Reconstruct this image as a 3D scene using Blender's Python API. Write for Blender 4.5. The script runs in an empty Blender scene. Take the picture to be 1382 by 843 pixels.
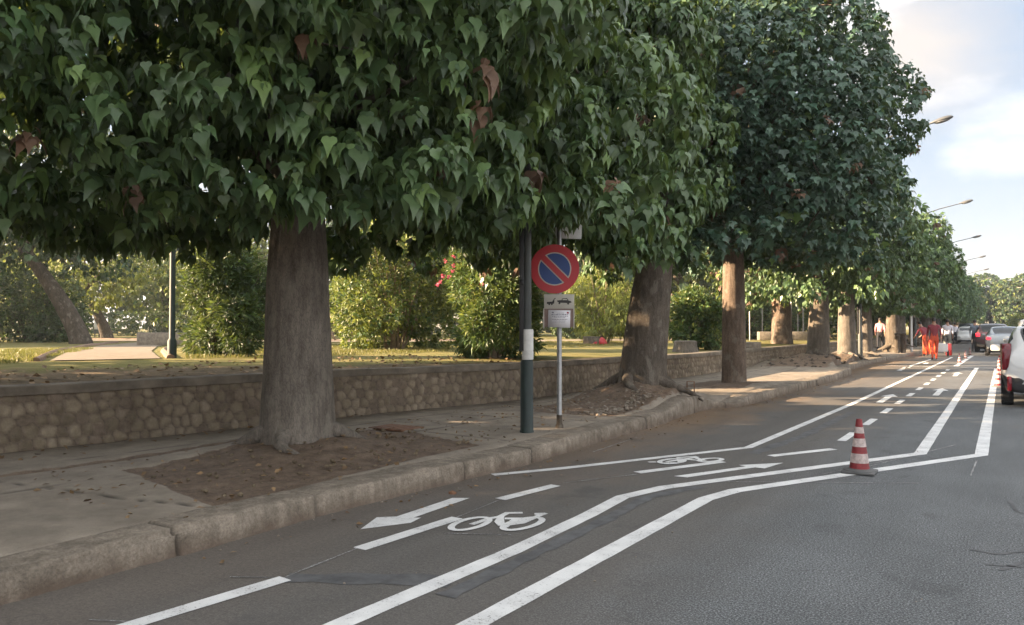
import bpy, bmesh, math, random
import numpy as np
from math import sin, cos, pi, radians, atan, atan2, sqrt, exp, degrees
from mathutils import Vector, Matrix

random.seed(7)
rng = np.random.default_rng(11)
SC = bpy.context.scene
COL = SC.collection

# ------------------------------------------------------------------ measuring helper
F, EYE, HY, CX, CY = 1050.0, 1.42, 441.0, 691.0, 421.5
YAW = atan((1354 - CX) / F); PITCH = atan((HY - CY) / F)
def G(px, py, z=0.0):
    """world position of a surface point at height z seen at a photo pixel"""
    x = (px - CX) / F; y = -(py - CY) / F
    fw = cos(PITCH) - y * sin(PITCH); up = sin(PITCH) + y * cos(PITCH)
    t = (z - EYE) / up
    a, b = x * t, fw * t
    return Vector((a * cos(YAW) - b * sin(YAW), a * sin(YAW) + b * cos(YAW), z))

def interp(v, tab):
    xs = [t[0] for t in tab]; ys = [t[1] for t in tab]
    return np.interp(v, xs, ys)

# ------------------------------------------------------------------ value noise (numpy)
_P = rng.random((64, 64, 64))
def vnoise(x, y, z=0.0):
    x = np.asarray(x, float); y = np.asarray(y, float); z = np.asarray(z, float) + np.zeros_like(x)
    xi = np.floor(x).astype(int); yi = np.floor(y).astype(int); zi = np.floor(z).astype(int)
    fx = x - xi; fy = y - yi; fz = z - zi
    fx = fx * fx * (3 - 2 * fx); fy = fy * fy * (3 - 2 * fy); fz = fz * fz * (3 - 2 * fz)
    g = lambda a, b, c: _P[(xi + a) & 63, (yi + b) & 63, (zi + c) & 63]
    r = 0
    for c, wz in ((0, 1 - fz), (1, fz)):
        r = r + wz * ((g(0, 0, c) * (1 - fx) + g(1, 0, c) * fx) * (1 - fy) + (g(0, 1, c) * (1 - fx) + g(1, 1, c) * fx) * fy)
    return r * 2 - 1
def fbm(x, y, z=0.0, o=4):
    s, a = 0, 1.0
    for i in range(o):
        s = s + a * vnoise(x * 2 ** i + 7.3 * i, y * 2 ** i + 3.1 * i, z * 2 ** i if np.ndim(z) or z else 0.0); a *= .5
    return s / 1.9

# ------------------------------------------------------------------ materials
def new_mat(name):
    m = bpy.data.materials.new(name); m.use_nodes = True
    nt = m.node_tree
    return m, nt, nt.nodes['Principled BSDF']
def N(nt, t, **k):
    n = nt.nodes.new(t)
    for a, b in k.items():
        if a in n.inputs: n.inputs[a].default_value = b
        else: setattr(n, a, b)
    return n
def ramp(nt, fac, stops, interp_='LINEAR'):
    r = nt.nodes.new('ShaderNodeValToRGB'); cr = r.color_ramp; cr.interpolation = interp_
    while len(cr.elements) < len(stops): cr.elements.new(.5)
    for e, (p, c) in zip(cr.elements, stops):
        e.position = p; e.color = (*c, 1) if len(c) == 3 else c
    nt.links.new(fac, r.inputs[0]); return r.outputs[0]
def g3(v): return (v, v, v)
def noise(nt, scale, detail=6, rough=.6, coord=None, stretch=None):
    n = N(nt, 'ShaderNodeTexNoise', Scale=scale, Detail=detail, Roughness=rough)
    tc = coord or N(nt, 'ShaderNodeTexCoord').outputs['Object']
    if stretch:
        mp = N(nt, 'ShaderNodeMapping'); mp.inputs['Scale'].default_value = stretch
        nt.links.new(tc, mp.inputs[0]); tc = mp.outputs[0]
    nt.links.new(tc, n.inputs['Vector']); return n.outputs['Fac']
def mix(nt, fac, a, b, mode='MIX'):
    m = nt.nodes.new('ShaderNodeMix'); m.data_type = 'RGBA'; m.blend_type = mode
    for s, v in ((m.inputs['Factor'], fac), (m.inputs[6], a), (m.inputs[7], b)):
        if hasattr(v, 'links') or isinstance(v, bpy.types.NodeSocket): nt.links.new(v, s)
        elif isinstance(v, (int, float)): s.default_value = v
        else: s.default_value = (*v, 1)
    return m.outputs[2]
def math_(nt, op, a, b=None, c=None, clamp=False):
    m = nt.nodes.new('ShaderNodeMath'); m.operation = op; m.use_clamp = clamp
    for i, v in enumerate((a, b, c)):
        if v is None: continue
        if isinstance(v, bpy.types.NodeSocket): nt.links.new(v, m.inputs[i])
        else: m.inputs[i].default_value = v
    return m.outputs[0]
def bump(nt, bsdf, h, strength=.5, dist=.01):
    b = N(nt, 'ShaderNodeBump', Strength=strength, Distance=dist)
    nt.links.new(h, b.inputs['Height']); nt.links.new(b.outputs[0], bsdf.inputs['Normal'])
def simple(name, c, rough=.6, metal=0, var=.15, scale=8, bmp=0, spec=None):
    m, nt, p = new_mat(name)
    n = noise(nt, scale)
    col = ramp(nt, n, [(.3, tuple(x * (1 - var) for x in c)), (.7, tuple(min(1, x * (1 + var)) for x in c))])
    nt.links.new(col, p.inputs['Base Color'])
    p.inputs['Roughness'].default_value = rough; p.inputs['Metallic'].default_value = metal
    if spec is not None: p.inputs['Specular IOR Level'].default_value = spec
    if bmp: bump(nt, p, noise(nt, scale * 4), bmp, .01)
    return m

def attr(nt, name):
    a = N(nt, 'ShaderNodeAttribute'); a.attribute_name = name; return a.outputs['Fac']
def leaf_mat(name, c1, c2, trans=.3, rough=.45):
    m, nt, p = new_mat(name)
    g = N(nt, 'ShaderNodeNewGeometry')
    col = ramp(nt, g.outputs['Random Per Island'], [(0, c1), (1, c2)])
    n = noise(nt, 14, 3)
    col = mix(nt, .35, col, ramp(nt, n, [(.3, g3(.55)), (.7, g3(1.3))]), 'MULTIPLY')
    ta = attr(nt, 'tone'); ta = math_(nt, 'ADD', ta, math_(nt, 'LESS_THAN', ta, .01))   # leaf clusters differ in tone
    cb = N(nt, 'ShaderNodeCombineXYZ')
    for q_ in range(3): nt.links.new(ta, cb.inputs[q_])
    col = mix(nt, 1.0, col, cb.outputs[0], 'MULTIPLY')
    nt.links.new(col, p.inputs['Base Color'])
    p.inputs['Roughness'].default_value = rough
    p.inputs['Specular IOR Level'].default_value = .5
    t = N(nt, 'ShaderNodeBsdfTranslucent')
    tc = mix(nt, .6, col, (.16, .2, .03)) if 'brown' not in name else col
    nt.links.new(tc, t.inputs[0])
    ms = N(nt, 'ShaderNodeMixShader'); ms.inputs[0].default_value = trans
    nt.links.new(p.outputs[0], ms.inputs[1]); nt.links.new(t.outputs[0], ms.inputs[2])
    nt.links.new(ms.outputs[0], nt.nodes['Material Output'].inputs[0])
    return m

M = {}
M['leaf'] = leaf_mat('leaf_green', (.055, .108, .046), (.13, .205, .085), .3, .38)
M['leaf_blue'] = leaf_mat('leaf_blue_green', (.035, .078, .055), (.08, .14, .095), .25, .4)
M['leaf_young'] = leaf_mat('leaf_young', (.13, .22, .07), (.2, .30, .10), .4)
M['leaf_brown'] = leaf_mat('leaf_brown', (.14, .085, .055), (.24, .15, .10), .3, .6)
M['leaf_olive'] = leaf_mat('leaf_olive', (.10, .14, .035), (.24, .27, .07), .35)
M['leaf_yellow'] = leaf_mat('leaf_yellow', (.18, .22, .035), (.34, .36, .07), .4)
M['leaf_oleander'] = leaf_mat('leaf_oleander', (.035, .08, .025), (.10, .17, .05), .3)
M['leaf_dark'] = leaf_mat('leaf_dark', (.018, .045, .02), (.05, .09, .03), .25)
M['flower'] = leaf_mat('flower_pink_brown', (.6, .09, .17), (.75, .22, .3), .3)
M['litter'] = leaf_mat('litter_brown', (.10, .06, .03), (.28, .18, .09), .1, .7)
M['grass'] = leaf_mat('grass_blade', (.13, .13, .04), (.3, .25, .1), .35)

def bark(name, c1, c2):
    m, nt, p = new_mat(name)
    n1 = noise(nt, 1.0, 8, .65, stretch=(16, 16, 3))
    n2 = noise(nt, 2.2, 5)
    v = N(nt, 'ShaderNodeTexVoronoi', Scale=1.0); v.feature = 'DISTANCE_TO_EDGE'
    mp = N(nt, 'ShaderNodeMapping'); mp.inputs['Scale'].default_value = (44, 44, 11)
    tc = N(nt, 'ShaderNodeTexCoord').outputs['Object']
    dn = N(nt, 'ShaderNodeTexNoise', Scale=9.0, Detail=4)
    nt.links.new(tc, dn.inputs['Vector'])
    va = N(nt, 'ShaderNodeVectorMath'); va.operation = 'MULTIPLY_ADD'
    nt.links.new(dn.outputs['Color'], va.inputs[0]); va.inputs[1].default_value = (.1, .1, .1); nt.links.new(tc, va.inputs[2])
    nt.links.new(va.outputs[0], mp.inputs[0]); nt.links.new(mp.outputs[0], v.inputs['Vector'])
    crack = ramp(nt, v.outputs['Distance'], [(0, g3(0)), (.12, g3(1))])
    col = ramp(nt, n1, [(.3, c1), (.7, c2)])
    col = mix(nt, .5, col, ramp(nt, n2, [(.35, g3(.6)), (.65, g3(1.35))]), 'MULTIPLY')
    col = mix(nt, .3, col, crack, 'MULTIPLY')
    spt = ramp(nt, noise(nt, 5.5, 4, .6, stretch=(1, 1, .6)), [(.56, g3(0)), (.64, g3(.55))])
    col = mix(nt, spt, col, (.2, .18, .15))
    nt.links.new(col, p.inputs['Base Color']); p.inputs['Roughness'].default_value = .9
    p.inputs['Specular IOR Level'].default_value = .2
    h = math_(nt, 'ADD', math_(nt, 'MULTIPLY', v.outputs['Distance'], 1.2), n1)
    bump(nt, p, h, .5, .014)
    return m
M['bark'] = bark('bark_grey_brown', (.1, .087, .073), (.215, .187, .158))
M['bark_red'] = bark('bark_red_brown', (.09, .068, .052), (.19, .145, .112))
M['bark_mid'] = bark('bark_brown', (.07, .058, .046), (.15, .125, .1))
M['bark_dark'] = bark('bark_dark', (.05, .04, .032), (.11, .09, .07))

# asphalt
m, nt, p = new_mat('asphalt'); M['asphalt'] = m
tc = N(nt, 'ShaderNodeTexCoord').outputs['Object']
sx = N(nt, 'ShaderNodeSeparateXYZ'); nt.links.new(tc, sx.inputs[0])
fine = noise(nt, 95, 4, .75); med = noise(nt, 38, 4, .7); big = noise(nt, .55, 6, .62); pat = noise(nt, 2.1, 6, .65)
c = ramp(nt, fine, [(.34, (.019, .02, .021)), (.5, (.08, .084, .087)), (.66, (.29, .3, .305))])
c = mix(nt, .45, c, ramp(nt, med, [(.3, g3(.55)), (.7, g3(1.45))]), 'MULTIPLY')
c = mix(nt, .8, c, ramp(nt, big, [(.3, g3(.8)), (.7, g3(1.25))]), 'MULTIPLY')
# older smoother brownish strip under the trees, dust towards the kerb
old = ramp(nt, med, [(.25, (.07, .064, .058)), (.75, (.125, .115, .105))])
side = math_(nt, 'ADD', math_(nt, 'MULTIPLY', sx.outputs['X'], -1.0), math_(nt, 'MULTIPLY', pat, .9))
oldm = ramp(nt, math_(nt, 'SUBTRACT', side, 1.6), [(.0, g3(0)), (.9, g3(.92))])
old = mix(nt, .5, old, ramp(nt, fine, [(.34, g3(.6)), (.66, g3(1.5))]), 'MULTIPLY')
c = mix(nt, oldm, c, old)
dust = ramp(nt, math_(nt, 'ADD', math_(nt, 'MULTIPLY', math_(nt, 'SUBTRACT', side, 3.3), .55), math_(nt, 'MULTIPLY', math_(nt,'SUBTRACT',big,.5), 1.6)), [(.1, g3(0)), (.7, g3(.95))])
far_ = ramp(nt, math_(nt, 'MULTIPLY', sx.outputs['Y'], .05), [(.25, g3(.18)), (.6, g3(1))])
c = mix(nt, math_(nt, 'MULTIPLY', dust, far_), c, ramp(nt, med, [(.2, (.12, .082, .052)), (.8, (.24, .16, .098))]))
st = noise(nt, 1.0, 5, .6, stretch=(2.6, .35, 1))
c = mix(nt, .35, c, ramp(nt, st, [(.3, g3(.65)), (.7, g3(1.3))]), 'MULTIPLY')
c = mix(nt, ramp(nt, noise(nt, 1.4, 5, .6), [(.60, g3(0)), (.68, g3(.4))]), c, (.04, .04, .04))
# thin cracks
vr = N(nt, 'ShaderNodeTexVoronoi', Scale=.55); vr.feature = 'DISTANCE_TO_EDGE'
dn = N(nt, 'ShaderNodeTexNoise', Scale=3.0, Detail=6); nt.links.new(tc, dn.inputs['Vector'])
va = N(nt, 'ShaderNodeVectorMath'); va.operation = 'MULTIPLY_ADD'
nt.links.new(dn.outputs['Color'], va.inputs[0]); va.inputs[1].default_value = (.5, .5, .5); nt.links.new(tc, va.inputs[2])
nt.links.new(va.outputs[0], vr.inputs['Vector'])
crk = ramp(nt, vr.outputs['Distance'], [(0, g3(1)), (.006, g3(0))])
crk = math_(nt, 'MULTIPLY', crk, ramp(nt, noise(nt, .8, 2), [(.5, g3(0)), (.62, g3(.4))]))
c = mix(nt, crk, c, (.02, .02, .02))
nt.links.new(c, p.inputs['Base Color'])
p.inputs['Roughness'].default_value = .82; p.inputs['Specular IOR Level'].default_value = .35
bump(nt, p, math_(nt, 'ADD', fine, math_(nt, 'MULTIPLY', med, 1.2)), .35, .006)

# paint on the road
def paint(name, lo, hi, wear):
    m, nt, p = new_mat(name)
    n = noise(nt, 60, 6, .75); b = noise(nt, 4, 5)
    c = ramp(nt, b, [(.3, lo), (.7, hi)])
    w = ramp(nt, math_(nt, 'ADD', math_(nt, 'MULTIPLY', n, .75), math_(nt, 'MULTIPLY', b, .25)), [(wear, g3(1)), (wear + .05, g3(0))])
    c = mix(nt, w, c, (.12, .115, .11))
    nt.links.new(c, p.inputs['Base Color']); p.inputs['Roughness'].default_value = .6
    bump(nt, p, noise(nt, 170, 3, .7), .35, .005)
    return m
M['paint'] = paint('white_road_paint', (.5, .5, .5), (.72, .72, .71), .385)
M['paint_faint'] = paint('faint_chalk', (.3, .3, .3), (.42, .42, .41), .5)
M['blackout'] = simple('black_road_paint', (.08, .08, .082), .8, var=.4, scale=7, bmp=.3)

# concrete paving with soil pits (mask attribute)
def paving(name, conc1, conc2):
    m, nt, p = new_mat(name)
    d = attr(nt, 'dirt'); j = attr(nt, 'joint')
    n = noise(nt, 3, 8, .65); f = noise(nt, 90, 4, .7); b = noise(nt, .7, 5)
    c = ramp(nt, n, [(.3, conc1), (.7, conc2)])
    c = mix(nt, .5, c, ramp(nt, f, [(.3, g3(.72)), (.7, g3(1.25))]), 'MULTIPLY')
    c = mix(nt, .6, c, ramp(nt, b, [(.35, g3(.75)), (.65, g3(1.2))]), 'MULTIPLY')
    c = mix(nt, j, c, (.035, .03, .025))
    s = ramp(nt, noise(nt, 9, 8, .7), [(.3, (.085, .06, .044)), (.7, (.2, .148, .108))])
    s = mix(nt, .6, s, ramp(nt, f, [(.35, g3(.5)), (.65, g3(1.5))]), 'MULTIPLY')
    edge = math_(nt, 'ADD', d, math_(nt, 'MULTIPLY', math_(nt, 'SUBTRACT', noise(nt, 4.5, 8, .7), .5), 1.9))
    c = mix(nt, ramp(nt, edge, [(.38, g3(0)), (.52, g3(1))]), c, s)
    nt.links.new(c, p.inputs['Base Color']); p.inputs['Roughness'].default_value = .88
    p.inputs['Specular IOR Level'].default_value = .25
    bump(nt, p, math_(nt, 'ADD', n, math_(nt, 'MULTIPLY', f, .5)), .6, .012)
    return m
M['paving'] = paving('concrete_paving', (.175, .148, .118), (.305, .262, .212))

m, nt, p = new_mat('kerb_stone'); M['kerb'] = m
n = noise(nt, 5, 9, .7); f = noise(nt, 60, 5, .75); j = attr(nt, 'joint'); b = noise(nt, 1.1, 5)
c = ramp(nt, n, [(.3, (.15, .125, .098)), (.7, (.30, .255, .205))])
c = mix(nt, .6, c, ramp(nt, f, [(.35, g3(.55)), (.6, g3(1.3))]), 'MULTIPLY')
c = mix(nt, .5, c, ramp(nt, b, [(.35, g3(.7)), (.65, g3(1.2))]), 'MULTIPLY')
tc = N(nt, 'ShaderNodeTexCoord').outputs['Object']; sx = N(nt, 'ShaderNodeSeparateXYZ'); nt.links.new(tc, sx.inputs[0])
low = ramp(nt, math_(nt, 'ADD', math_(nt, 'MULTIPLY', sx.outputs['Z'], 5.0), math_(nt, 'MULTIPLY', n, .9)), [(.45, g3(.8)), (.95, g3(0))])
stk = noise(nt, 1, 5, .6, stretch=(14, 14, 1.5))
c = mix(nt, .55, c, ramp(nt, stk, [(.35, g3(.6)), (.65, g3(1.25))]), 'MULTIPLY')
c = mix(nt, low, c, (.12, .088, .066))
c = mix(nt, j, c, (.03, .026, .022))
nt.links.new(c, p.inputs['Base Color']); p.inputs['Roughness'].default_value = .9
p.inputs['Specular IOR Level'].default_value = .25
bump(nt, p, math_(nt, 'ADD', n, f), .8, .014)

# stone wall
m, nt, p = new_mat('wall_stone'); M['wall'] = m
mo = attr(nt, 'mortar'); sid = attr(nt, 'stone')
n = noise(nt, 11, 8, .65); f = noise(nt, 70, 4, .7)
st = ramp(nt, sid, [(0, (.15, .12, .085)), (.3, (.19, .155, .11)), (.6, (.25, .205, .145)), (.85, (.29, .24, .175)), (1, (.2, .155, .12))])
st = mix(nt, .6, st, ramp(nt, n, [(.3, g3(.6)), (.7, g3(1.3))]), 'MULTIPLY')
mc = ramp(nt, n, [(.3, (.13, .1, .075)), (.7, (.22, .175, .135))])
c = mix(nt, mo, st, mc)
c = mix(nt, .4, c, ramp(nt, f, [(.3, g3(.7)), (.7, g3(1.25))]), 'MULTIPLY')
c = mix(nt, ramp(nt, mo, [(.93, g3(0)), (1.0, g3(.35))]), c, (.05, .04, .03))
b = noise(nt, .9, 4); c = mix(nt, .7, c, ramp(nt, b, [(.35, g3(.7)), (.65, g3(1.2))]), 'MULTIPLY')
nt.links.new(c, p.inputs['Base Color']); p.inputs['Roughness'].default_value = .92
p.inputs['Specular IOR Level'].default_value = .2
bump(nt, p, math_(nt, 'ADD', n, math_(nt, 'MULTIPLY', f, .5)), .6, .01)
M['coping'] = simple('coping_concrete', (.17, .145, .115), .92, var=.35, scale=4, bmp=.6, spec=.2)

# lawn / soil
m, nt, p = new_mat('lawn_soil'); M['lawn'] = m
d = attr(nt, 'bare')
n = noise(nt, 1.3, 7, .65); f = noise(nt, 45, 5, .8)
gr = ramp(nt, n, [(.3, (.10, .11, .035)), (.55, (.2, .175, .07)), (.75, (.3, .24, .12))])
so = ramp(nt, noise(nt, 5, 7), [(.3, (.085, .065, .045)), (.7, (.2, .155, .10))])
c = mix(nt, ramp(nt, math_(nt, 'ADD', d, math_(nt, 'MULTIPLY', math_(nt, 'SUBTRACT', n, .5), 1.3)), [(.35, g3(0)), (.65, g3(1))]), gr, so)
c = mix(nt, .6, c, ramp(nt, f, [(.3, g3(.55)), (.7, g3(1.4))]), 'MULTIPLY')
nt.links.new(c, p.inputs['Base Color']); p.inputs['Roughness'].default_value = .95
p.inputs['Specular IOR Level'].default_value = .1
bump(nt, p, f, .8, .03)
M['earth'] = simple('earth', (.14, .11, .075), .95, var=.3, scale=2, spec=.1)
M['path'] = simple('park_path', (.2, .165, .125), .9, var=.15, scale=3, bmp=.3, spec=.2)
M['brick_edge'] = simple('brick_edging', (.2, .13, .09), .9, var=.3, scale=10, bmp=.3)

M['dkgreen'] = simple('dark_green_paint', (.009, .02, .018), .62, var=.25, scale=9)
M['black'] = simple('black_plastic', (.012, .012, .013), .5)
M['galv'] = simple('galvanised_steel', (.25, .25, .25), .42, .75, var=.15, scale=14)
M['greypole'] = simple('grey_painted_pipe', (.035, .042, .04), .5, var=.2, scale=10)
M['lamp_grey'] = simple('lamp_grey', (.07, .075, .08), .5)
M['whitewrap'] = simple('white_band', (.55, .55, .53), .6, var=.15, scale=12)
M['sign_red'] = simple('sign_red', (.40, .016, .026), .4, var=.08, scale=5)
M['sign_blue'] = simple('sign_blue', (.01, .046, .19), .4, var=.08, scale=5)
M['sign_white'] = simple('sign_white', (.42, .4, .35), .45, var=.08, scale=9)
M['sign_back'] = simple('sign_back_grey', (.6, .61, .6), .5, .2, var=.08, scale=9)
M['sign_black'] = simple('sign_black', (.015, .015, .015), .5)
M['board'] = simple('brown_board', (.2, .14, .12), .7, var=.2, scale=12)
M['paper'] = simple('paper', (.66, .65, .68), .7, var=.06, scale=12)
M['ink'] = simple('ink', (.16, .16, .2), .7)
M['ink_red'] = simple('ink_red', (.35, .05, .07), .7)
M['cone_red'] = simple('cone_red', (.2, .022, .026), .6, var=.35, scale=18)
M['cone_white'] = simple('cone_white', (.45, .37, .35), .7, var=.4, scale=22)
M['cone_base'] = simple('cone_rubber', (.085, .085, .085), .75, var=.2)
M['orange'] = simple('orange_netting', (.8, .10, .03), .7, var=.15, scale=20)
M['rust'] = simple('rusty_metal', (.16, .08, .045), .8, var=.3, scale=20)
M['stone'] = simple('pale_rubble', (.22, .185, .145), .9, var=.35, scale=9, bmp=.5)
M['wood'] = simple('weathered_wood', (.22, .17, .12), .85, var=.3, scale=12)
M['house'] = simple('white_render', (.72, .7, .68), .85, var=.06, scale=2)
M['house_tan'] = simple('tan_render', (.45, .32, .26), .85, var=.1, scale=2)
M['rooftile'] = simple('grey_roof', (.14, .13, .13), .8, var=.2, scale=4)
M['window'] = simple('dark_window', (.03, .035, .04), .15)
M['skin'] = simple('skin', (.34, .19, .13), .55, var=.05)
M['hair'] = simple('dark_hair', (.02, .015, .012), .7)
M['shoe'] = simple('dark_shoe', (.03, .028, .026), .6)
M['tyre'] = simple('tyre_rubber', (.015, .015, .016), .8)
M['rim'] = simple('alloy_rim', (.45, .45, .46), .35, .8)
M['glass'] = simple('car_glass', (.012, .016, .018), .06, var=.02)
M['lens_red'] = simple('tail_lens', (.12, .006, .012), .18, var=.15, scale=20)
M['lens_dim'] = simple('tail_lens_dim', (.2, .02, .022), .2, var=.1)
M['chrome'] = simple('chrome', (.6, .6, .6), .2, .9)
M['plate'] = simple('number_plate', (.45, .45, .42), .5)
M['trim'] = simple('bumper_trim', (.02, .02, .021), .6)
def lit(name, c, s):
    m, nt, p = new_mat(name); p.inputs['Base Color'].default_value = (*c, 1)
    p.inputs['Emission Color'].default_value = (*c, 1); p.inputs['Emission Strength'].default_value = s
    return m
M['brake'] = lit('lit_brake_lamp', (1, .03, .05), .35)
M['headlit'] = simple('headlamp_glass', (.7, .7, .7), .15, .1)
def carpaint(name, c, metal=.2):
    m = simple(name, c, .3, metal, var=.04, scale=2)
    m.node_tree.nodes['Principled BSDF'].inputs['Coat Weight'].default_value = .6
    return m
M['white_car'] = carpaint('white_car_paint', (.56, .56, .55), 0)
M['silver_car'] = carpaint('silver_car_paint', (.3, .32, .33), .5)
M['red_car'] = carpaint('dark_red_car_paint', (.05, .02, .024), .3)
M['grey_car'] = carpaint('grey_car_paint', (.2, .215, .23), .5)
M['black_car'] = carpaint('black_car_paint', (.02, .021, .024), .2)

# ------------------------------------------------------------------ object helpers
def link(o, parent=None):
    COL.objects.link(o)
    if parent is not None: o.parent = parent
    return o
def tag(o, label=None, cat=None, group=None, kind=None):
    if label: o['label'] = label
    if cat: o['category'] = cat
    if group: o['group'] = group
    if kind: o['kind'] = kind
    return o
def empty(name, loc, rz=0, label=None, cat=None, group=None):
    o = bpy.data.objects.new(name, None); o.location = loc; o.rotation_euler = (0, 0, rz); o.empty_display_size = .3
    link(o); return tag(o, label, cat, group)
def copy_tree(o, parent=None):
    c = o.copy(); COL.objects.link(c); c.parent = parent
    for ch in list(o.children): copy_tree(ch, c)
    return c
def np_mesh(name, V, Fc, mats, midx=None, smooth=True, attrs=None):
    """V (n,3); Fc (m,k) uniform polygons"""
    V = np.ascontiguousarray(V, np.float32); Fc = np.ascontiguousarray(Fc, np.int32)
    me = bpy.data.meshes.new(name); m_, k = Fc.shape
    me.vertices.add(len(V)); me.vertices.foreach_set('co', V.ravel())
    me.loops.add(m_ * k); me.loops.foreach_set('vertex_index', Fc.ravel())
    me.polygons.add(m_); me.polygons.foreach_set('loop_start', np.arange(m_, dtype=np.int32) * k)
    try: me.polygons.foreach_set('loop_total', np.full(m_, k, np.int32))
    except Exception: pass
    for mm in mats: me.materials.append(mm)
    if midx is not None: me.polygons.foreach_set('material_index', np.ascontiguousarray(midx, np.int32))
    me.polygons.foreach_set('use_smooth', np.full(m_, smooth))
    if attrs:
        for k_, a in attrs.items():
            at = me.attributes.new(k_, 'FLOAT', 'POINT'); at.data.foreach_set('value', np.ascontiguousarray(a, np.float32).ravel())
    me.update(calc_edges=True); me.validate()
    return me
def np_obj(name, V, Fc, mats, parent=None, **k):
    return link(bpy.data.objects.new(name, np_mesh(name, V, Fc, mats, **k)), parent)
class MB:
    def __init__(s): s.v = []; s.f = []; s.m = []
    def add(s, vs, fs, mi=0):
        b = len(s.v); s.v += [tuple(v) for v in vs]; s.f += [tuple(b + i for i in f) for f in fs]; s.m += [mi] * len(fs)
    def box(s, c, d, mi=0, rot=None, bev=0):
        x, y, z = d[0] / 2, d[1] / 2, d[2] / 2
        bm = bmesh.new(); bmesh.ops.create_cube(bm, size=1)
        for v in bm.verts: v.co = Vector((v.co.x * d[0], v.co.y * d[1], v.co.z * d[2]))
        if bev: bmesh.ops.bevel(bm, geom=list(bm.edges), offset=bev, segments=2, affect='EDGES', profile=.5)
        R = rot or Matrix.Identity(3)
        bm.verts.index_update()
        s.add([R @ v.co + Vector(c) for v in bm.verts], [[v.index for v in f.verts] for f in bm.faces], mi); bm.free()
    def tube(s, pts, rad, seg=12, mi=0, caps=True):
        pts = [Vector(p) for p in pts]; n = len(pts)
        if not hasattr(rad, '__len__'): rad = [rad] * n
        t0 = (pts[1] - pts[0]).normalized(); up = Vector((0, 0, 1)) if abs(t0.z) < .9 else Vector((1, 0, 0))
        u = t0.cross(up).normalized(); vs = []
        for i in range(n):
            t = (pts[min(i + 1, n - 1)] - pts[max(i - 1, 0)]).normalized()
            u = (u - t * u.dot(t)).normalized(); w = t.cross(u)
            for k in range(seg):
                a = 2 * pi * k / seg; vs.append(pts[i] + (u * cos(a) + w * sin(a)) * rad[i])
        fs = [(i * seg + k, i * seg + (k + 1) % seg, (i + 1) * seg + (k + 1) % seg, (i + 1) * seg + k) for i in range(n - 1) for k in range(seg)]
        if caps: fs += [tuple(range(seg))[::-1], tuple((n - 1) * seg + k for k in range(seg))]
        s.add(vs, fs, mi)
    def lathe(s, prof, seg=24, c=(0, 0, 0), mi=0, sq=None):
        n = len(prof); vs = []
        for r, z in prof:
            for k in range(seg):
                a = 2 * pi * k / seg; q = 1
                if sq: q = 1
                vs.append((c[0] + r * cos(a), c[1] + r * sin(a), c[2] + z))
        fs = [(i * seg + k, i * seg + (k + 1) % seg, (i + 1) * seg + (k + 1) % seg, (i + 1) * seg + k) for i in range(n - 1) for k in range(seg)]
        fs += [tuple(range(seg))[::-1], tuple((n - 1) * seg + k for k in range(seg))]
        s.add(vs, fs, mi)
    def prism(s, poly, y0, y1, mi=0):
        """polygon in x,z extruded along y"""
        n = len(poly); vs = [(x, y0, z) for x, z in poly] + [(x, y1, z) for x, z in poly]
        fs = [tuple(range(n)), tuple(range(2 * n - 1, n - 1, -1))] + [(i, i + n, (i + 1) % n + n, (i + 1) % n) for i in range(n)]
        s.add(vs, fs, mi)
    def build(s, name, mats, parent=None, smooth=True, angle=40):
        if not isinstance(mats, (list, tuple)): mats = [mats]
        me = bpy.data.meshes.new(name); me.from_pydata(s.v, [], s.f)
        for m_ in mats: me.materials.append(m_)
        me.polygons.foreach_set('material_index', s.m)
        bm = bmesh.new(); bm.from_mesh(me); bmesh.ops.recalc_face_normals(bm, faces=bm.faces)
        for e in bm.edges:
            if len(e.link_faces) == 2 and e.calc_face_angle(0) > radians(angle): e.smooth = False
        bm.to_mesh(me); bm.free()
        me.polygons.foreach_set('use_smooth', [smooth] * len(me.polygons)); me.update()
        return link(bpy.data.objects.new(name, me), parent)

# ------------------------------------------------------------------ foliage
def tmpl_heart():
    half = [(.16, -.07), (.40, .0), (.455, .24), (.25, .52), (.11, .82)]; mid = [(0, 0), (0, .16), (0, .4), (0, .68), (0, 1.12)]
    zf = lambda x, y: .22 * abs(x) - .34 * max(0, y) ** 2 - .75 * max(0, abs(x) - .28)
    v = [(x, y, zf(x, y)) for x, y in mid] + [(x, y, zf(x, y)) for x, y in half] + [(-x, y, zf(x, y)) for x, y in half]
    f = []
    for o, fl in ((5, False), (10, True)):
        for k in range(4):
            q = (k, o + k, o + k + 1, k + 1); f.append(q if fl else q[::-1])
    return np.array(v), np.array(f)
def tmpl_maple():
    v = [(0, 0, 0), (-.34, -.04, .03), (-.52, .34, .0), (-.2, .44, -.03), (0, 1.0, -.16), (.2, .44, -.03), (.52, .34, .0), (.34, -.04, .03), (0, .36, -.05)]
    return np.array(v), np.array([(0, 8, 2, 1), (8, 4, 3, 2), (0, 7, 6, 8), (8, 6, 5, 4)])
def tmpl_lance(w=.13):
    v = [(0, 0, 0), (-w, .45, .03), (0, 1, -.12), (w, .45, .03), (0, .45, -.02)]
    return np.array(v), np.array([(0, 4, 1), (1, 4, 2), (0, 3, 4), (4, 3, 2)])
def tmpl_ovate(w=.32):
    v = [(0, 0, 0), (-w, .4, .05), (0, 1, -.1), (w, .4, .05)]
    return np.array(v), np.array([(0, 2, 1), (0, 3, 2)])
def nrm(a): return a / np.maximum(np.linalg.norm(a, axis=-1, keepdims=True), 1e-9)
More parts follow.
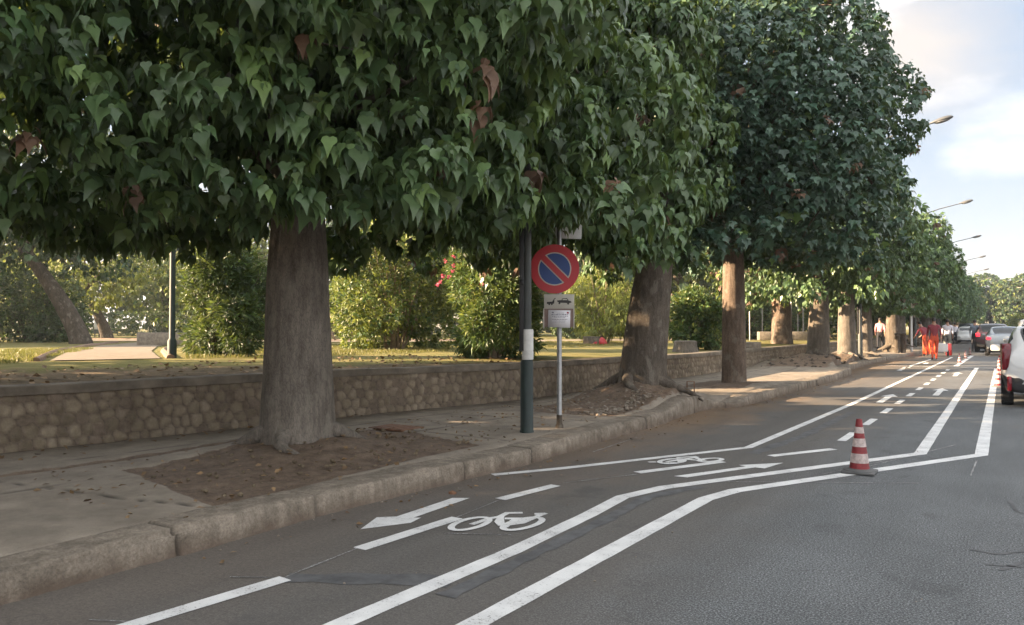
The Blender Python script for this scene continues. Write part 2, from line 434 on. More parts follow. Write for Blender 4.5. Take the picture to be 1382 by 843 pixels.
def leaves(P, D, Nn, S, tm):
    """place template leaves: P base, D length direction, Nn normal hint, S size"""
    tv, tf = tm
    D = nrm(D); Nn = nrm(Nn - D * (Nn * D).sum(-1, keepdims=True)); X = np.cross(D, Nn)
    V = P[:, None] + S[:, None, None] * (tv[None, :, 0:1] * X[:, None] + tv[None, :, 1:2] * D[:, None] + tv[None, :, 2:3] * Nn[:, None])
    n, k = V.shape[:2]
    Fc = tf[None] + (np.arange(n) * k)[:, None, None]
    return V.reshape(-1, 3), Fc.reshape(-1, tf.shape[1])
def blob_points(blobs, n, centre, rg, shell=.16, keep_in=.1, down=1.0):
    """points near the outer skin of a union of ellipsoid blobs; blobs rows: x y z r"""
    B = np.array(blobs, float); w = B[:, 3] ** 2; w /= w.sum()
    out_p, out_d = [], []; tot = 0
    while tot < n:
        k = n * 2
        i = rg.choice(len(B), k, p=w); d = nrm(rg.normal(size=(k, 3)))
        p = B[i, :3] + d * B[i, 3:4] * (1 - np.abs(rg.normal(size=(k, 1))) * shell)
        dist = np.linalg.norm(p[:, None] - B[None, :, :3], axis=2) / B[None, :, 3]
        dist[np.arange(k), i] = 9
        ok = (dist.min(1) > .86) | (rg.random(k) < keep_in)
        p, d = p[ok], d[ok]
        out_p.append(p); out_d.append(nrm(d + .5 * nrm(p - centre))); tot += len(p)
    return np.concatenate(out_p)[:n], np.concatenate(out_d)[:n]
def foliage_mesh(name, blobs, centre, n, K, size, tm, mats, probs, seed, droop=1.5, up=.15, spread=.72, shell=.12, keep_in=.22, cl=.17, young=True, umbrella=False):
    rg = np.random.default_rng(seed)
    P, D = blob_points(blobs, n, np.array(centre), rg, shell, keep_in)
    k = K
    Dr = np.repeat(D, k, 0); Pr = np.repeat(P, k, 0)
    rd = nrm(rg.normal(size=(n * k, 3)))
    S = size * rg.uniform(.5, 1.25, n * k) * np.repeat(rg.uniform(.7, 1.2, n), k)
    if umbrella:      # leaves hang in a ring from the end of each twig
        ax = nrm(D * .55 + np.array([0, 0, 1.0]) + rg.normal(size=(n, 3)) * .25)
        t1 = nrm(np.cross(ax, rg.normal(size=(n, 3)))); t2 = np.cross(ax, t1)
        an = (np.tile(np.arange(k), n) * 2 * pi / k * 1.0 + rg.normal(0, .28, n * k))
        ring = np.repeat(t1, k, 0) * np.cos(an)[:, None] + np.repeat(t2, k, 0) * np.sin(an)[:, None]
        dr = rg.uniform(.5, 1.9, (n * k, 1))
        L = nrm(ring + np.array([0, 0, -1.0]) * dr + rd * .18)
        Nn = nrm(ring * dr + np.repeat(ax, k, 0) * .9 + rd * .25)
        base = Pr + ring * size * rg.uniform(.15, .6, (n * k, 1)) + np.repeat(ax, k, 0) * (rg.random((n * k, 1)) - .6) * size * 1.1
    else:
        L = nrm(Dr * .55 + rd * spread + np.array([0, 0, -1.0]) * droop * rg.uniform(.5, 1.3, (n * k, 1)))
        Nn = Dr * .8 + np.array([0, 0, 1.0]) * up + rg.normal(size=(n * k, 3)) * .38
        base = Pr + rd * cl * .6 * rg.random((n * k, 1))
    V, Fc = leaves(base, L, Nn, S, tm)
    pr = np.array(probs); cum = np.cumsum(pr / pr.sum())
    ci = np.searchsorted(cum, rg.random(n)); ci = np.minimum(ci, len(mats) - 1)
    li = np.repeat(ci, k)
    if young:   # young clusters: only some of their leaves are pale
        sw = (li == 1) & (rg.random(n * k) < .45); li = np.where(sw, 0, li)
    midx = np.repeat(li, tm[1].shape[0])
    tone = np.repeat(np.repeat(rg.uniform(.62, 1.38, n), k) * rg.uniform(.9, 1.1, n * k), tm[0].shape[0])
    return np_mesh(name, V, Fc, mats, midx=midx, smooth=tm[1].shape[0] == 8, attrs={'tone': tone})
def limb_tubes(mb, start, blobs, r0, rg, n=10):
    ids = rg.choice(len(blobs), min(n, len(blobs)), replace=False)
    for i in ids:
        e = Vector(blobs[i][:3]); s0 = Vector(start) + Vector((0, 0, rg.uniform(-.3, .4)))
        mid = s0.lerp(e, .5) + Vector((rg.normal() * .15, rg.normal() * .15, .25 + rg.random() * .2))
        mb.tube([s0, s0.lerp(mid, .5) + Vector((0, 0, .08)), mid, mid.lerp(e, .55), e], [r0, r0 * .75, r0 * .5, r0 * .3, r0 * .12], 7)
    return [blobs[i] for i in ids]
def trunk_mesh(mb, H, rb, rt, lean=(0, 0), flare=.35, seed=0, seg=40, rings=36, lob=5, bulge=0.06):
    rg = np.random.default_rng(seed); ph = rg.uniform(0, 6.28, 4); n0 = len(mb.v); vs = []
    for i in range(rings + 1):
        t = i / rings; z = H * t; r = rb + (rt - rb) * t ** .85 + bulge * rb * sin(pi * min(1, t * 1.3))
        cx = lean[0] * t ** 1.3; cy = lean[1] * t ** 1.3
        for k in range(seg):
            a = 2 * pi * k / seg
            fl = flare * exp(-z / (.22 * max(rb, .3) / .45)) * (.55 + .45 * sin(lob * a + ph[0]) + .25 * sin(3 * a + ph[1]))
            nz = .03 * float(fbm(cos(a) * 1.6 + seed, sin(a) * 1.6, z * 1.1 + 5, 3))
            rr = r * (1 + fl + nz * 2.0 + .014 * sin(13 * a + ph[2] + 2 * sin(z)))
            vs.append((cx + rr * cos(a), cy + rr * sin(a), z - .12 if i == 0 else z))
    fs = [(i * seg + k, i * seg + (k + 1) % seg, (i + 1) * seg + (k + 1) % seg, (i + 1) * seg + k) for i in range(rings) for k in range(seg)]
    fs.append(tuple(rings * seg + k for k in range(seg)))
    mb.add(vs, fs)
def crown_blobs(c, r, hz, zb, rg, n=46, br=(.8, 1.25)):
    """blobs over an ellipsoid, flattened at the underside zb"""
    out = []
    for i in range(n):
        d = rg.normal(size=3); d /= np.linalg.norm(d)
        q = rg.uniform(.62, .9)
        rr = rg.uniform(*br) * r / 3.4
        p = np.array([c[0] + d[0] * r * q * .86, c[1] + d[1] * r * q * .86, c[2] + d[2] * hz * q * .86])
        p[2] = max(p[2], zb + rr * .85 + rg.uniform(-.12, .55))
        out.append((*p, rr))
    for i in range(18):
        a = rg.uniform(0, 6.28); q = rg.uniform(.45, .95) * r
        out.append((c[0] + cos(a) * q, c[1] + sin(a) * q, zb + rg.uniform(.0, .35), rg.uniform(.22, .38)))
    for i in range(8):
        a = rg.uniform(0, 6.28); q = rg.uniform(0, .5) * r
        out.append((c[0] + cos(a) * q, c[1] + sin(a) * q, c[2] + rg.uniform(-.3, .5) * hz, r * .42))
    return out

# ------------------------------------------------------------------ terrain
KX = [(-30, -4.3), (2, -4.32), (4.4, -4.34), (6.85, -4.15), (8.5, -4.19), (10.5, -4.2), (12.8, -4.32), (13.3, -4.28), (13.8, -3.97), (17.4, -3.85), (22.2, -3.74), (24.8, -3.8), (26.3, -4.25), (33, -4.3), (44, -3.7), (60, -3.7), (400, -3.7)]
WX = [(-30, -10.4), (2, -8.75), (4, -8.42), (7.9, -7.85), (11.3, -7.02), (15, -6.9), (20, -6.72), (32, -6.7), (60, -6.6), (400, -6.6)]
WH = [(-30, .84), (8, .82), (14, .78), (20, .74), (32, .72), (400, .72)]
TREES = [(-6.22, 5.67), (-5.33, 12.62), (-4.92, 16.75), (-5.22, 27.3), (-5.0, 31.6)]
def kx(y): return interp(y, KX)
def wx(y): return interp(y, WX)
def kh(y):
    y = np.asarray(y, float)
    return .168 + .12 * np.exp(-((y - 12.3) / .8) ** 2) - .09 * np.exp(-((y - 13.75) / .5) ** 2) + .05 * np.exp(-((y - 24) / 1.6) ** 2) + .012 * fbm(y * .7, y * 0 + 3.3)
MOUNDS = [(-6.1, 5.75, .15, .85), (-5.12, 12.6, .26, .95), (-4.92, 16.75, .07, .8), (-5.3, 26.6, .34, 1.5), (-5.2, 31.0, .24, 1.3), (-4.6, 11.4, .04, .6), (-5.7, 12.3, .12, .6)]
def side_h(x, y):
    h = .168 + .006 * fbm(x * .8, y * .8)
    for mx, my, a, s in MOUNDS: h = h + a * np.exp(-((x - mx) ** 2 + (y - my) ** 2) / (s * s)) * (1 + .35 * fbm(x * 2.3, y * 2.3 + 9))
    return h
def side_z(x, y): return float(side_h(np.array([x]), np.array([y]))[0])

def grid_faces(nr, nc):
    i = np.arange(nr - 1)[:, None] * nc + np.arange(nc - 1)[None]
    return np.stack([i, i + 1, i + nc + 1, i + nc], -1).reshape(-1, 4)

ys = np.concatenate([np.arange(-12, 1.5, .25), np.arange(1.5, 16, .045), np.arange(16, 36, .11), np.arange(36, 80, .5), np.arange(80, 260, 4.0)])
nc = 80
u = np.linspace(0, 1, nc)
Xk = kx(ys) - .29; Xw = wx(ys) - .1
X = Xk[:, None] + (Xw - Xk)[:, None] * u[None]; Y = np.repeat(ys[:, None], nc, 1)
Z = side_h(X, Y)
Z[:, :3] = np.minimum(Z[:, :3], 9) * 0 + np.stack([kh(ys) - .03, (kh(ys) - .008), (kh(ys) - .004) * .5 + Z[:, 2] * .5], 1)
# slabs heaved by roots + joints
def joint_mask(X, Y):
    j = np.zeros_like(X)
    yl = [1.4, 3.25, 7.35, 9.15, 10.6, 14.6, 19.2, 21.0, 23.2, 29, 35, 38, 42]
    for k, yj in enumerate(yl):
        d = np.abs(Y - yj - .05 * fbm(X * 2 + k, Y * 0 + k) - (X + 6) * (.14 if k % 2 else -.06))
        j = np.maximum(j, np.clip(1 - d / .022, 0, 1))
    for k, fr in enumerate((.42, .72)):
        xm = kx(Y) - .34 + (wx(Y) - .1 - kx(Y) + .34) * fr
        d = np.abs(X - xm - .05 * fbm(Y * 1.6, Y * 0 + k * 5))
        j = np.maximum(j, np.clip(1 - d / .025, 0, 1) * (.8 if k else .9))
    # dark strip of soil along the joint left of the near tree
    return j
J = joint_mask(X, Y)
def rect(X, Y, x0, x1, y0, y1, s=.12):
    return np.clip(np.minimum(np.minimum(X - x0, x1 - X), np.minimum(Y - y0, y1 - Y)) / s + .5, 0, 1)
Dm = rect(X, Y + (X + 5.6) * .25, -6.55, -4.72, 3.75, 7.1)
Dm = np.maximum(Dm, rect(X - (Y - 4) * .11, Y, -7.2, -7.02, -4, 5.6, .1))
Dm = np.maximum(Dm, rect(X, Y, -6.15, -4.66, 9.9, 13.9))
Dm = np.maximum(Dm, rect(X, Y, -5.7, -4.5, 15.6, 18.1))
Dm = np.maximum(Dm, rect(X, Y, -6.3, -4.5, 24.6, 33.0, .4))
Dm = np.maximum(Dm, np.clip(.75 - np.abs(X - wx(Y)) / .22, 0, 1) * .7)
J = J * (1 - np.clip(Dm * 1.5, 0, 1))
Z = Z - .012 * J - .025 * np.clip(Dm * 1.4 - .3, 0, 1) * (rect(X, Y, -9, -4.5, 3, 8.5) > .5) + Dm * .012 * fbm(X * 9, Y * 9)
Z += np.clip(Dm, 0, 1) * .02 * fbm(X * 4, Y * 4)
sw = np_obj('sidewalk', np.stack([X, Y, Z], -1).reshape(-1, 3), grid_faces(len(ys), nc), [M['paving']], attrs={'dirt': Dm, 'joint': J})
tag(sw, kind='structure')

# kerb: swept stones with joints
yk = np.concatenate([np.arange(-12, 1.5, .2), np.arange(1.5, 18, .022), np.arange(18, 45, .09), np.arange(45, 260, 2.0)])
prof = [(0, -.06), (.004, .0), (.006, .2), (.009, .4), (.012, .6), (.015, .78), (.018, .9), (.024, .965), (.034, .992), (.06, 1.0), (.12, 1.0), (.2, 1.0), (.28, 1.0), (.335, 1.0), (.35, .96), (.356, .0)]
kj = [-6, -3.2, 1.1, 3.0, 4.15, 5.9, 7.0, 8.75, 10.15, 11.0, 12.45, 13.55, 14.4, 15.3, 16.2, 17.0, 18, 18.9, 19.8, 20.6, 21.5, 22.4, 23.3, 24.2, 25.1, 26.1, 27, 28, 29, 30, 31, 32, 33, 34, 35, 36, 38, 40, 42]
jd = np.min(np.abs(yk[:, None] - np.array(kj)[None]), 1); jm = np.clip(1 - jd / .018, 0, 1)
seg_id = np.searchsorted(kj, yk)
off = (rng.random(len(kj) + 2) - .5)
V = []; A = []
for (dx, fz) in prof:
    e = fbm(yk * 1.3, yk * 0 + dx * 8 + 1, 0.0) * .014 + fbm(yk * 8, yk * 0 + fz * 2.2 + 2) * .014 + fbm(yk * 24, yk * 0 + fz * 5 + 6) * .006
    cham = (.045 * np.clip(fbm(yk * 2.2, yk * 0 + 4.4) + .05, 0, 1) + .03 * np.clip(fbm(yk * 11, yk * 0 + 8.8) - .1, 0, 1)) * (fz > .85) * (dx < .06)
    hh = kh(yk) + off[seg_id] * .025
    x = kx(yk) - dx - e * (1 if dx < .05 else .3) - cham - jm * .02 * (dx < .1) + off[seg_id] * .03
    z = hh * fz + (.006 * fbm(yk * 5, yk * 0 + dx * 30)) * (fz > .9) - cham * .8 - jm * .014 * (fz > .8)
    V.append(np.stack([x, yk, z], -1)); A.append(jm * .85)
V = np.stack(V, 1); A = np.stack(A, 1)
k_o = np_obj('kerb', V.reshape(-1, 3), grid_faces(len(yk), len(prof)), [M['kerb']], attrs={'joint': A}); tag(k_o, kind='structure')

# road sheet
ry = np.concatenate([np.arange(-30, 0, 2.0), np.arange(0, 40, .5), np.arange(40, 260, 5)]); rx = np.linspace(-4.6, 9, 30)
X, Y = np.meshgrid(rx, ry); Zr = .0 * X
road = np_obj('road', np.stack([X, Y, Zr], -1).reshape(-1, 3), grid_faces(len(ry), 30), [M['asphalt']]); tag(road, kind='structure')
g_o = np_obj('ground', np.array([(-2500, -2500, -.05), (2500, -2500, -.05), (2500, 2500, -.05), (-2500, 2500, -.05)]), np.array([(0, 1, 2, 3)]), [M['earth']]); tag(g_o, kind='structure')
mb = MB(); mb.box((9.2, 100, .04), (.3, 300, .22), bev=.02); tag(mb.build('right_kerb', M['kerb']), kind='structure')
mb = MB(); mb.box((12.35, 100, .03), (6, 300, .2)); tag(mb.build('right_sidewalk', M['coping']), kind='structure')

# park lawn heightfield
ly = np.concatenate([np.arange(-40, 0, 2.0), np.arange(0, 45, .3), np.arange(45, 260, 4)])
lu = np.concatenate([np.arange(0, 6, .15), np.arange(6, 30, .6), np.arange(30, 300, 8)])
X = wx(ly)[:, None] - .18 - lu[None]; Y = np.repeat(ly[:, None], len(lu), 1)
Z = interp(ly, WH)[:, None] - .09 + .05 * np.clip(lu[None] / 2, 0, 1) + .03 * fbm(X * .5, Y * .5) * np.clip(lu[None], 0, 1)
def lawn_z(x, y):
    l_ = float(wx(y)) - .18 - x
    return float(interp(y, WH)) - .09 + .05 * min(1, max(0, l_ / 2)) + .03 * float(fbm(np.array([x * .5]), np.array([y * .5]))[0]) * min(1, max(0, l_))
bare = np.clip(1.25 - lu[None] / interp(ly, [(-40, 6), (4, 5.6), (9, 3.2), (14, 1.4), (30, .8)])[:, None] + 0 * X, 0, 1)
lawn = np_obj('lawn', np.stack([X, Y, Z], -1).reshape(-1, 3), grid_faces(len(ly), len(lu)), [M['lawn']], attrs={'bare': bare}); tag(lawn, kind='structure')

def ribbon(pts, w, z=None, closed=False):
    pts = [Vector((p[0], p[1])) for p in pts]; n = len(pts); L = []; 
    if not hasattr(w, '__len__'): w = [w] * n
    vs = []
    for i in range(n):
        if closed: a, b = pts[i - 1], pts[(i + 1) % n]
        else: a, b = pts[max(0, i - 1)], pts[min(n - 1, i + 1)]
        d0 = (pts[i] - a); d1 = (b - pts[i])
        t = ((d0.normalized() if d0.length else d1.normalized()) + (d1.normalized() if d1.length else d0.normalized())).normalized()
        nn = Vector((-t.y, t.x)); k = 1
        if d0.length and d1.length: k = 1 / max(.5, nn.dot(Vector((-d0.normalized().y, d0.normalized().x))))
        vs += [pts[i] + nn * w[i] / 2 * k, pts[i] - nn * w[i] / 2 * k]
    fs = [(2 * i, 2 * i + 1, 2 * ((i + 1) % n) + 1, 2 * ((i + 1) % n)) for i in range(n if closed else n - 1)]
    return vs, fs
def densify(pts, step=.25):
    out = [Vector(pts[0][:2])]
    for a, b in zip(pts, pts[1:]):
        a = Vector(a[:2]); b = Vector(b[:2]); n = max(1, int((b - a).length / step))
        out += [a.lerp(b, (i + 1) / n) for i in range(n)]
    return out
def mark(name, lines, w, mat='paint', z=.004, wob=.006, dens=.15):
    mb = MB()
    for pts in lines:
        P = densify(pts, dens)
        ww = [w * (1 + wob * 10 * random.uniform(-.6, .6)) for _ in P]
        vs, fs = ribbon(P, ww); mb.add([(v.x, v.y, z) for v in vs], fs)
    o = mb.build(name, M[mat]); tag(o, kind='structure'); return o
P = lambda *q: [G(x, y) for x, y in q]
def line_smooth(pts, k=3):
    return pts
# lane lines
A_pts = [Vector((-2.72, .8, 0)), Vector((-2.69, 2.7, 0)), Vector((-2.64, 4.2, 0)), Vector((-2.66, 5.3, 0)), Vector((-2.7, 6.0, 0)), Vector((-2.55, 6.55, 0)), Vector((-.8, 9.83, 0)), Vector((-.79, 31.4, 0))]
B_pts = [Vector((-2.2, .8, 0)), Vector((-2.15, 3.06, 0)), Vector((-2.09, 6.3, 0)), Vector((-1.98, 6.75, 0)), Vector((-.22, 10.1, 0)), Vector((-.21, 31.4, 0))]
mark('edge_line', [A_pts], .125)
mark('edge_line', [B_pts], .13)
mark('kerbside_line', [[G(665, 641), G(760, 632)] + [G(1010, 604), G(1150, 545), G(1285, 482)]], .10)
cd = [[G(185, 843), G(385, 781)], [G(485, 741), G(617, 699)], [G(675, 674), G(750, 655)], [G(860, 638), G(975, 623)], [G(1040, 615.5), G(1125, 606)]]
cd[0][0] = Vector((-3.55, 1.9, 0))
for c_ in cd: mark('lane_dash', [c_], .11)
y0 = 10.4
while y0 < 30:
    mark('lane_dash', [[Vector((-1.72 + (y0 - 10) * .008, y0, 0)), Vector((-1.715 + (y0 - 10) * .008, y0 + .9, 0))]], .105, dens=.5); y0 += 1.85
mark('cross_line', [[Vector((-.2, 31.5, 0)), Vector((-3.9, 31.5, 0))]], .13)
mark('edge_line', [[G(1290, 494), G(1312, 480)]], .16)
mark('kerbside_line', [[G(1218, 497), G(1256, 485)]], .10)
for q in ((1213, 500), (1224, 496), (1248, 491)):
    g_ = G(*q); mark('lane_dash', [[g_, g_ + Vector((0, 1.2, 0))]], .15)
def poly_mark(name, px, z=.004):
    pts = [G(x, y) for x, y in px]; bm = bmesh.new(); vs = [bm.verts.new((p.x, p.y, z)) for p in pts]; f = bm.faces.new(vs)
    if f.normal.z < 0: f.normal_flip()
    bmesh.ops.triangulate(bm, faces=bm.faces)
    me = bpy.data.meshes.new(name); bm.to_mesh(me); bm.free(); me.materials.append(M['paint'])
    o = link(bpy.data.objects.new(name, me)); tag(o, kind='structure'); return o
z5 = lambda x, y: (460 + x / 1.993, 420 + y / 1.993)
poly_mark('arrow_marking', [z5(*q) for q in [(53, 587), (97, 555), (150, 553), (300, 503), (347, 503), (196, 556), (216, 556), (188, 570)]])
z1 = lambda x, y: (590 + x / 2.879, 590 + y / 2.879)
poly_mark('arrow_marking', [z1(*q) for q in [(1345, 100), (1172, 109), (1200, 114), (920, 152), (972, 157), (1235, 118), (1272, 122)]])
for x_, y_ in ((-1.2, 19.5), (-1.98, 17.2), (-1.2, 27)):
    mb = MB(); mb.add([(x_ - .06, y_ - 1.2, .004), (x_ + .06, y_ - 1.2, .004), (x_ + .06, y_ + .3, .004), (x_ - .06, y_ + .3, .004)], [(0, 1, 2, 3)])
    mb.add([(x_ - .16, y_ + .3, .0045), (x_ + .16, y_ + .3, .0045), (x_, y_ + 1.0, .0045)], [(0, 1, 2)])
    tag(mb.build('arrow_marking', M['paint']), kind='structure')
# bicycle symbols (strokes measured on the ground)
def bike(strokes, rings, w, tf):
    mb = MB()
    for k_, s_ in enumerate(strokes):
        vs, fs = ribbon([G(*tf(*q)) for q in s_], w); mb.add([(v.x, v.y, .004 + .0003 * k_) for v in vs], fs)
    for (cx_, cy_, rx_, ry_, tilt) in rings:
        pts = [G(*tf(cx_ + rx_ * cos(a) , cy_ + ry_ * sin(a) + tilt * cos(a) * rx_)) for a in [2 * pi * i / 28 for i in range(28)]]
        vs, fs = ribbon(pts, w, closed=True); mb.add([(v.x, v.y, .0068 + rx_ * 1e-5) for v in vs], fs)
    o = mb.build('bicycle_marking', M['paint']); tag(o, kind='structure')
bike([[(133, 340), (205, 316), (245, 310)], [(245, 308), (250, 345)], [(250, 345), (330, 334), (410, 300), (378, 300)], [(240, 312), (272, 296), (332, 295)],
      [(250, 345), (235, 330), (250, 308)], [(258, 345), (345, 322)], [(262, 318), (345, 318)], [(380, 300), (422, 299)], [(262, 352), (300, 322), (330, 334)]],
     [(128, 339, 74, 20, -.2), (332, 339, 76, 19, -.2)], .05, z1)
bike([[(890, 96), (985, 82), (1010, 78)], [(930, 80), (1000, 76), (1012, 80)], [(945, 98), (940, 84), (1030, 92)], [(1000, 80), (1040, 92)], [(870, 102), (930, 100)], [(820, 98), (850, 97)]],
     [(912, 95, 48, 9, -.06), (1062, 90, 44, 6.5, -.06)], .055, z1)
# blacked-out old marks and chalk lines
mark('blackout_strip', [[Vector((-2.50, 3.3, 0)), Vector((-2.49, 5.2, 0)), Vector((-2.52, 6.1, 0)), Vector((-2.3, 6.75, 0))]], .11, 'blackout', .003, .05, .09)
mark('blackout_strip', [[G(385, 780), G(560, 782), G(610, 786)]], .17, 'blackout', .0025, .05)
mark('blackout_strip', [[G(1015, 612), G(1085, 588), G(1150, 556)]], .14, 'blackout', .0025, .05)
for l_ in ([(385, 779), (485, 739)], [(617, 698), (676, 674)], [(310, 779), (385, 780)], [(120, 837), (190, 840)], [(600, 720), (690, 722)], [(760, 652), (860, 640)], [(960, 650), (1240, 652)], [(1240, 612), (1110, 640)], [(1318, 622), (1314, 632), (1310, 642)], [(1130, 640), (1290, 600)], [(800, 610), (860, 590)]):
    mark('chalk_line', [P(*l_)], .013, 'paint_faint', .0035, .08)
# tar cracks at the right
for l_ in ([(1310, 742), (1345, 748), (1385, 744)], [(1330, 762), (1385, 766)], [(1362, 675), (1372, 690), (1382, 694)], [(1350, 770), (1382, 758)]):
    mark('tar_crack', [P(*l_)], .03, 'blackout', .003, .09, .05)

# ------------------------------------------------------------------ stone retaining wall
root = empty('stone_wall', (float(wx(8)), 8, .17), 0, 'low rubble stone retaining wall with concrete coping between pavement and park', 'wall')
def wall_mesh():
    wy = np.concatenate([np.arange(-8, 1, .2), np.arange(1, 20, .021), np.arange(20, 36, .05), np.arange(36, 140, 1.0)])
    nz = 27; tz = np.linspace(0, 1, nz)
    H_ = interp(wy, WH) - .09
    Yg = np.repeat(wy[:, None], nz, 1); Zg = .1 + (H_[:, None] - .1) * tz[None]
    # jittered stone cells, size about 17 cm
    cs = .135; rg = np.random.default_rng(5)
    ci = np.floor(Yg / cs).astype(int); cj = np.floor(Zg / (cs * .95)).astype(int)
    f1 = np.full(Yg.shape, 9.0); f2 = np.full(Yg.shape, 9.0); idn = np.zeros(Yg.shape)
    jt = rg.random((256, 16, 3))
    wob = .012 * fbm(Yg * 9, Zg * 9)
    for a in (-2, -1, 0, 1, 2):
        for b in (-2, -1, 0, 1, 2):
            i_ = ci + a; j_ = cj + b; q = jt[i_ & 255, j_ & 15]
            px_ = (i_ + .5 + (q[..., 0] - .5) * .62 + .5 * (j_ & 1)) * cs; pz_ = (j_ + .5 + (q[..., 1] - .5) * .55) * cs * .95
            d = np.maximum(np.hypot(Yg - px_, (Zg - pz_)) , 0) + wob - (q[..., 2] - .5) * .02
            nw = d < f1; f2 = np.where(nw, f1, np.minimum(f2, d)); idn = np.where(nw, q[..., 2], idn); f1 = np.where(nw, d, f1)
    e = f2 - f1
    stone = np.clip((e - .012) / .035, 0, 1); stone = stone * stone * (3 - 2 * stone)
    sel = .25 + .75 * (idn > .12)
    Xg = wx(Yg) + stone * .019 * sel + .006 * fbm(Yg * 14, Zg * 14) + .012 * fbm(Yg * 1.5, Zg * 1.5)
    return np.stack([Xg, Yg, Zg], -1).reshape(-1, 3), grid_faces(len(wy), nz)[:, ::-1], {'mortar': 1 - stone * sel, 'stone': idn}
V, Fc, at = wall_mesh()
w_o = np_obj('stonework', V - np.array(root.location)[None], Fc, [M['wall']], root, attrs=at)
wy = np.concatenate([np.arange(-8, 20, .12), np.arange(20, 140, .8)])
cprof = [(.02, -.1), (.055, -.095), (.06, -.05), (.058, -.012), (.045, 0), (-.15, .004), (-.27, 0), (-.3, -.02), (-.3, -.35), (0, -.35)]
V = []
for dx, dz in cprof:
    V.append(np.stack([wx(wy) + dx + .008 * fbm(wy * 2, wy * 0 + dx * 9), wy, interp(wy, WH) + dz + .008 * fbm(wy * 1.3, wy * 0 + dz * 9 + 2)], -1))
V = np.stack(V, 1).reshape(-1, 3) - np.array(root.location)[None]
np_obj('coping', V, grid_faces(len(wy), len(cprof)), [M['coping']], root, smooth=False)

# ------------------------------------------------------------------ street trees
HE, MP = tmpl_heart(), tmpl_maple()
X1 = [(-4.15, 7.65, 3.0, .5), (-4.45, 8.15, 2.93, .46), (-4.7, 8.0, 2.9, .45), (-5.0, 8.6, 2.95, .5), (-4.9, 8.3, 3.3, .9), (-4.3, 7.3, 3.3, .8), (-5.8, 8.8, 3.2, .9), (-4.7, 9.6, 3.45, .9), (-4.0, 8.8, 3.9, 1.0), (-5.3, 7.2, 3.1, .9), (-6.9, 2.7, 3.0, .9), (-7.6, 3.4, 2.95, .9), (-6.2, 2.1, 3.3, .8), (-8.2, 4.6, 3.1, 1.0), (-7.2, 4.6, 3.0, .9), (-8.8, 6.2, 3.1, 1.0), (-7.4, 2.0, 3.4, .9)]
X1 = [(a + 6.22, b - 5.67, c + .0, d) for a, b, c, d in X1]
def street_tree(loc, label, r, hz, cz, zb, trunk, mats, probs, ncl, K, size, tm, seed, group='street trees in the kerbside row', barkm='bark', lean=(0, 0), flare=.35, name='street_tree', roots=4, nb=46, off=(0, 0), br=(.8, 1.25), bulge=.06, extra=(), rl=.8, **kw):
    rg = np.random.default_rng(seed)
    t = empty(name, (loc[0], loc[1], loc[2] if len(loc) > 2 else .17), 0, label, 'tree', group)
    H, rb, rt = trunk
    mb = MB(); trunk_mesh(mb, H, rb, rt, lean, flare, seed, bulge=bulge)
    mb.build('trunk', M[barkm], t, angle=80)
    bl = crown_blobs((lean[0] + off[0], lean[1] + off[1], cz), r, hz, zb, rg, nb, br) + list(extra)
    mb = MB(); used = limb_tubes(mb, (lean[0] * .9, lean[1] * .9, H - .25), [b_ for b_ in bl[:len(bl) - len(extra)] if b_[3] > .5], rt * .5, rg, 14)
    for b_ in used + used:
        d_ = rg.normal(size=3); d_ /= np.linalg.norm(d_); c_ = np.array(b_[:3]); e_ = c_ + d_ * b_[3] * 1.05; mb.tube([c_, c_ * .5 + e_ * .5 + (0, 0, .08), e_ - (0, 0, .05)], [.016, .011, .005], 5)
    mb.build('limb', M[barkm], t, angle=80)
    me = foliage_mesh('crown', bl, (lean[0] + off[0], lean[1] + off[1], cz), ncl, K, size, tm, mats, probs, seed + 1, **kw)
    link(bpy.data.objects.new('crown', me), t)
    if roots:
        mb = MB()
        for i in range(roots):
            a = 2 * pi * i / roots + rg.uniform(-.3, .3) + .5; L_ = rg.uniform(.3, .6) * rl + rb; pts = []; q = rb * .75
            for s_ in range(6):
                f_ = s_ / 5; rr = q + (L_ - q * .2) * f_; a2 = a + .35 * sin(3 * f_ + i)
                x_, y_ = rr * cos(a2), rr * sin(a2)
                pts.append((x_, y_, side_z(loc[0] + x_, loc[1] + y_) - .17 + .03 - .12 * f_ + .05 * (1 - f_)))
            mb.tube(pts, [rb * .26, rb * .22, rb * .17, rb * .12, rb * .08, rb * .03], 9)
        mb.build('root', M[barkm], t, angle=80)
    return t
LM = [M['leaf'], M['leaf_young'], M['leaf_brown']]
street_tree(TREES[0], 'thick grey-barked street tree nearest the camera, with its bottle trunk in a reddish soil pit', 3.7, 3.3, 5.1, 2.3, (3.1, .385, .245), LM, (.80, .185, .008), 8600, 9, .137, HE, 21, flare=.1, rl=.45, roots=5, nb=62, umbrella=True, bulge=.03, extra=X1)
street_tree(TREES[1], 'leaning street tree with a flared sunlit trunk just beyond the no parking sign', 2.9, 3.2, 5.0, 2.45, (4.0, .42, .2), LM, (.83, .15, .012), 5600, 9, .14, HE, 34, lean=(.5, .1), off=(-1.35, -.9), flare=.4, roots=7, nb=62, umbrella=True, barkm='bark_mid')
street_tree(TREES[2], 'straight slim-trunked street tree, third from the camera, in a gravelly patch of pavement', 3.9, 3.8, 5.25, 2.75, (4.2, .255, .185), [M['leaf_blue'], M['leaf_young'], M['leaf_brown']], (.955, .03, .012), 8200, 8, .145, MP, 47, umbrella=True, flare=.06, roots=0, nb=66, barkm='bark_red')
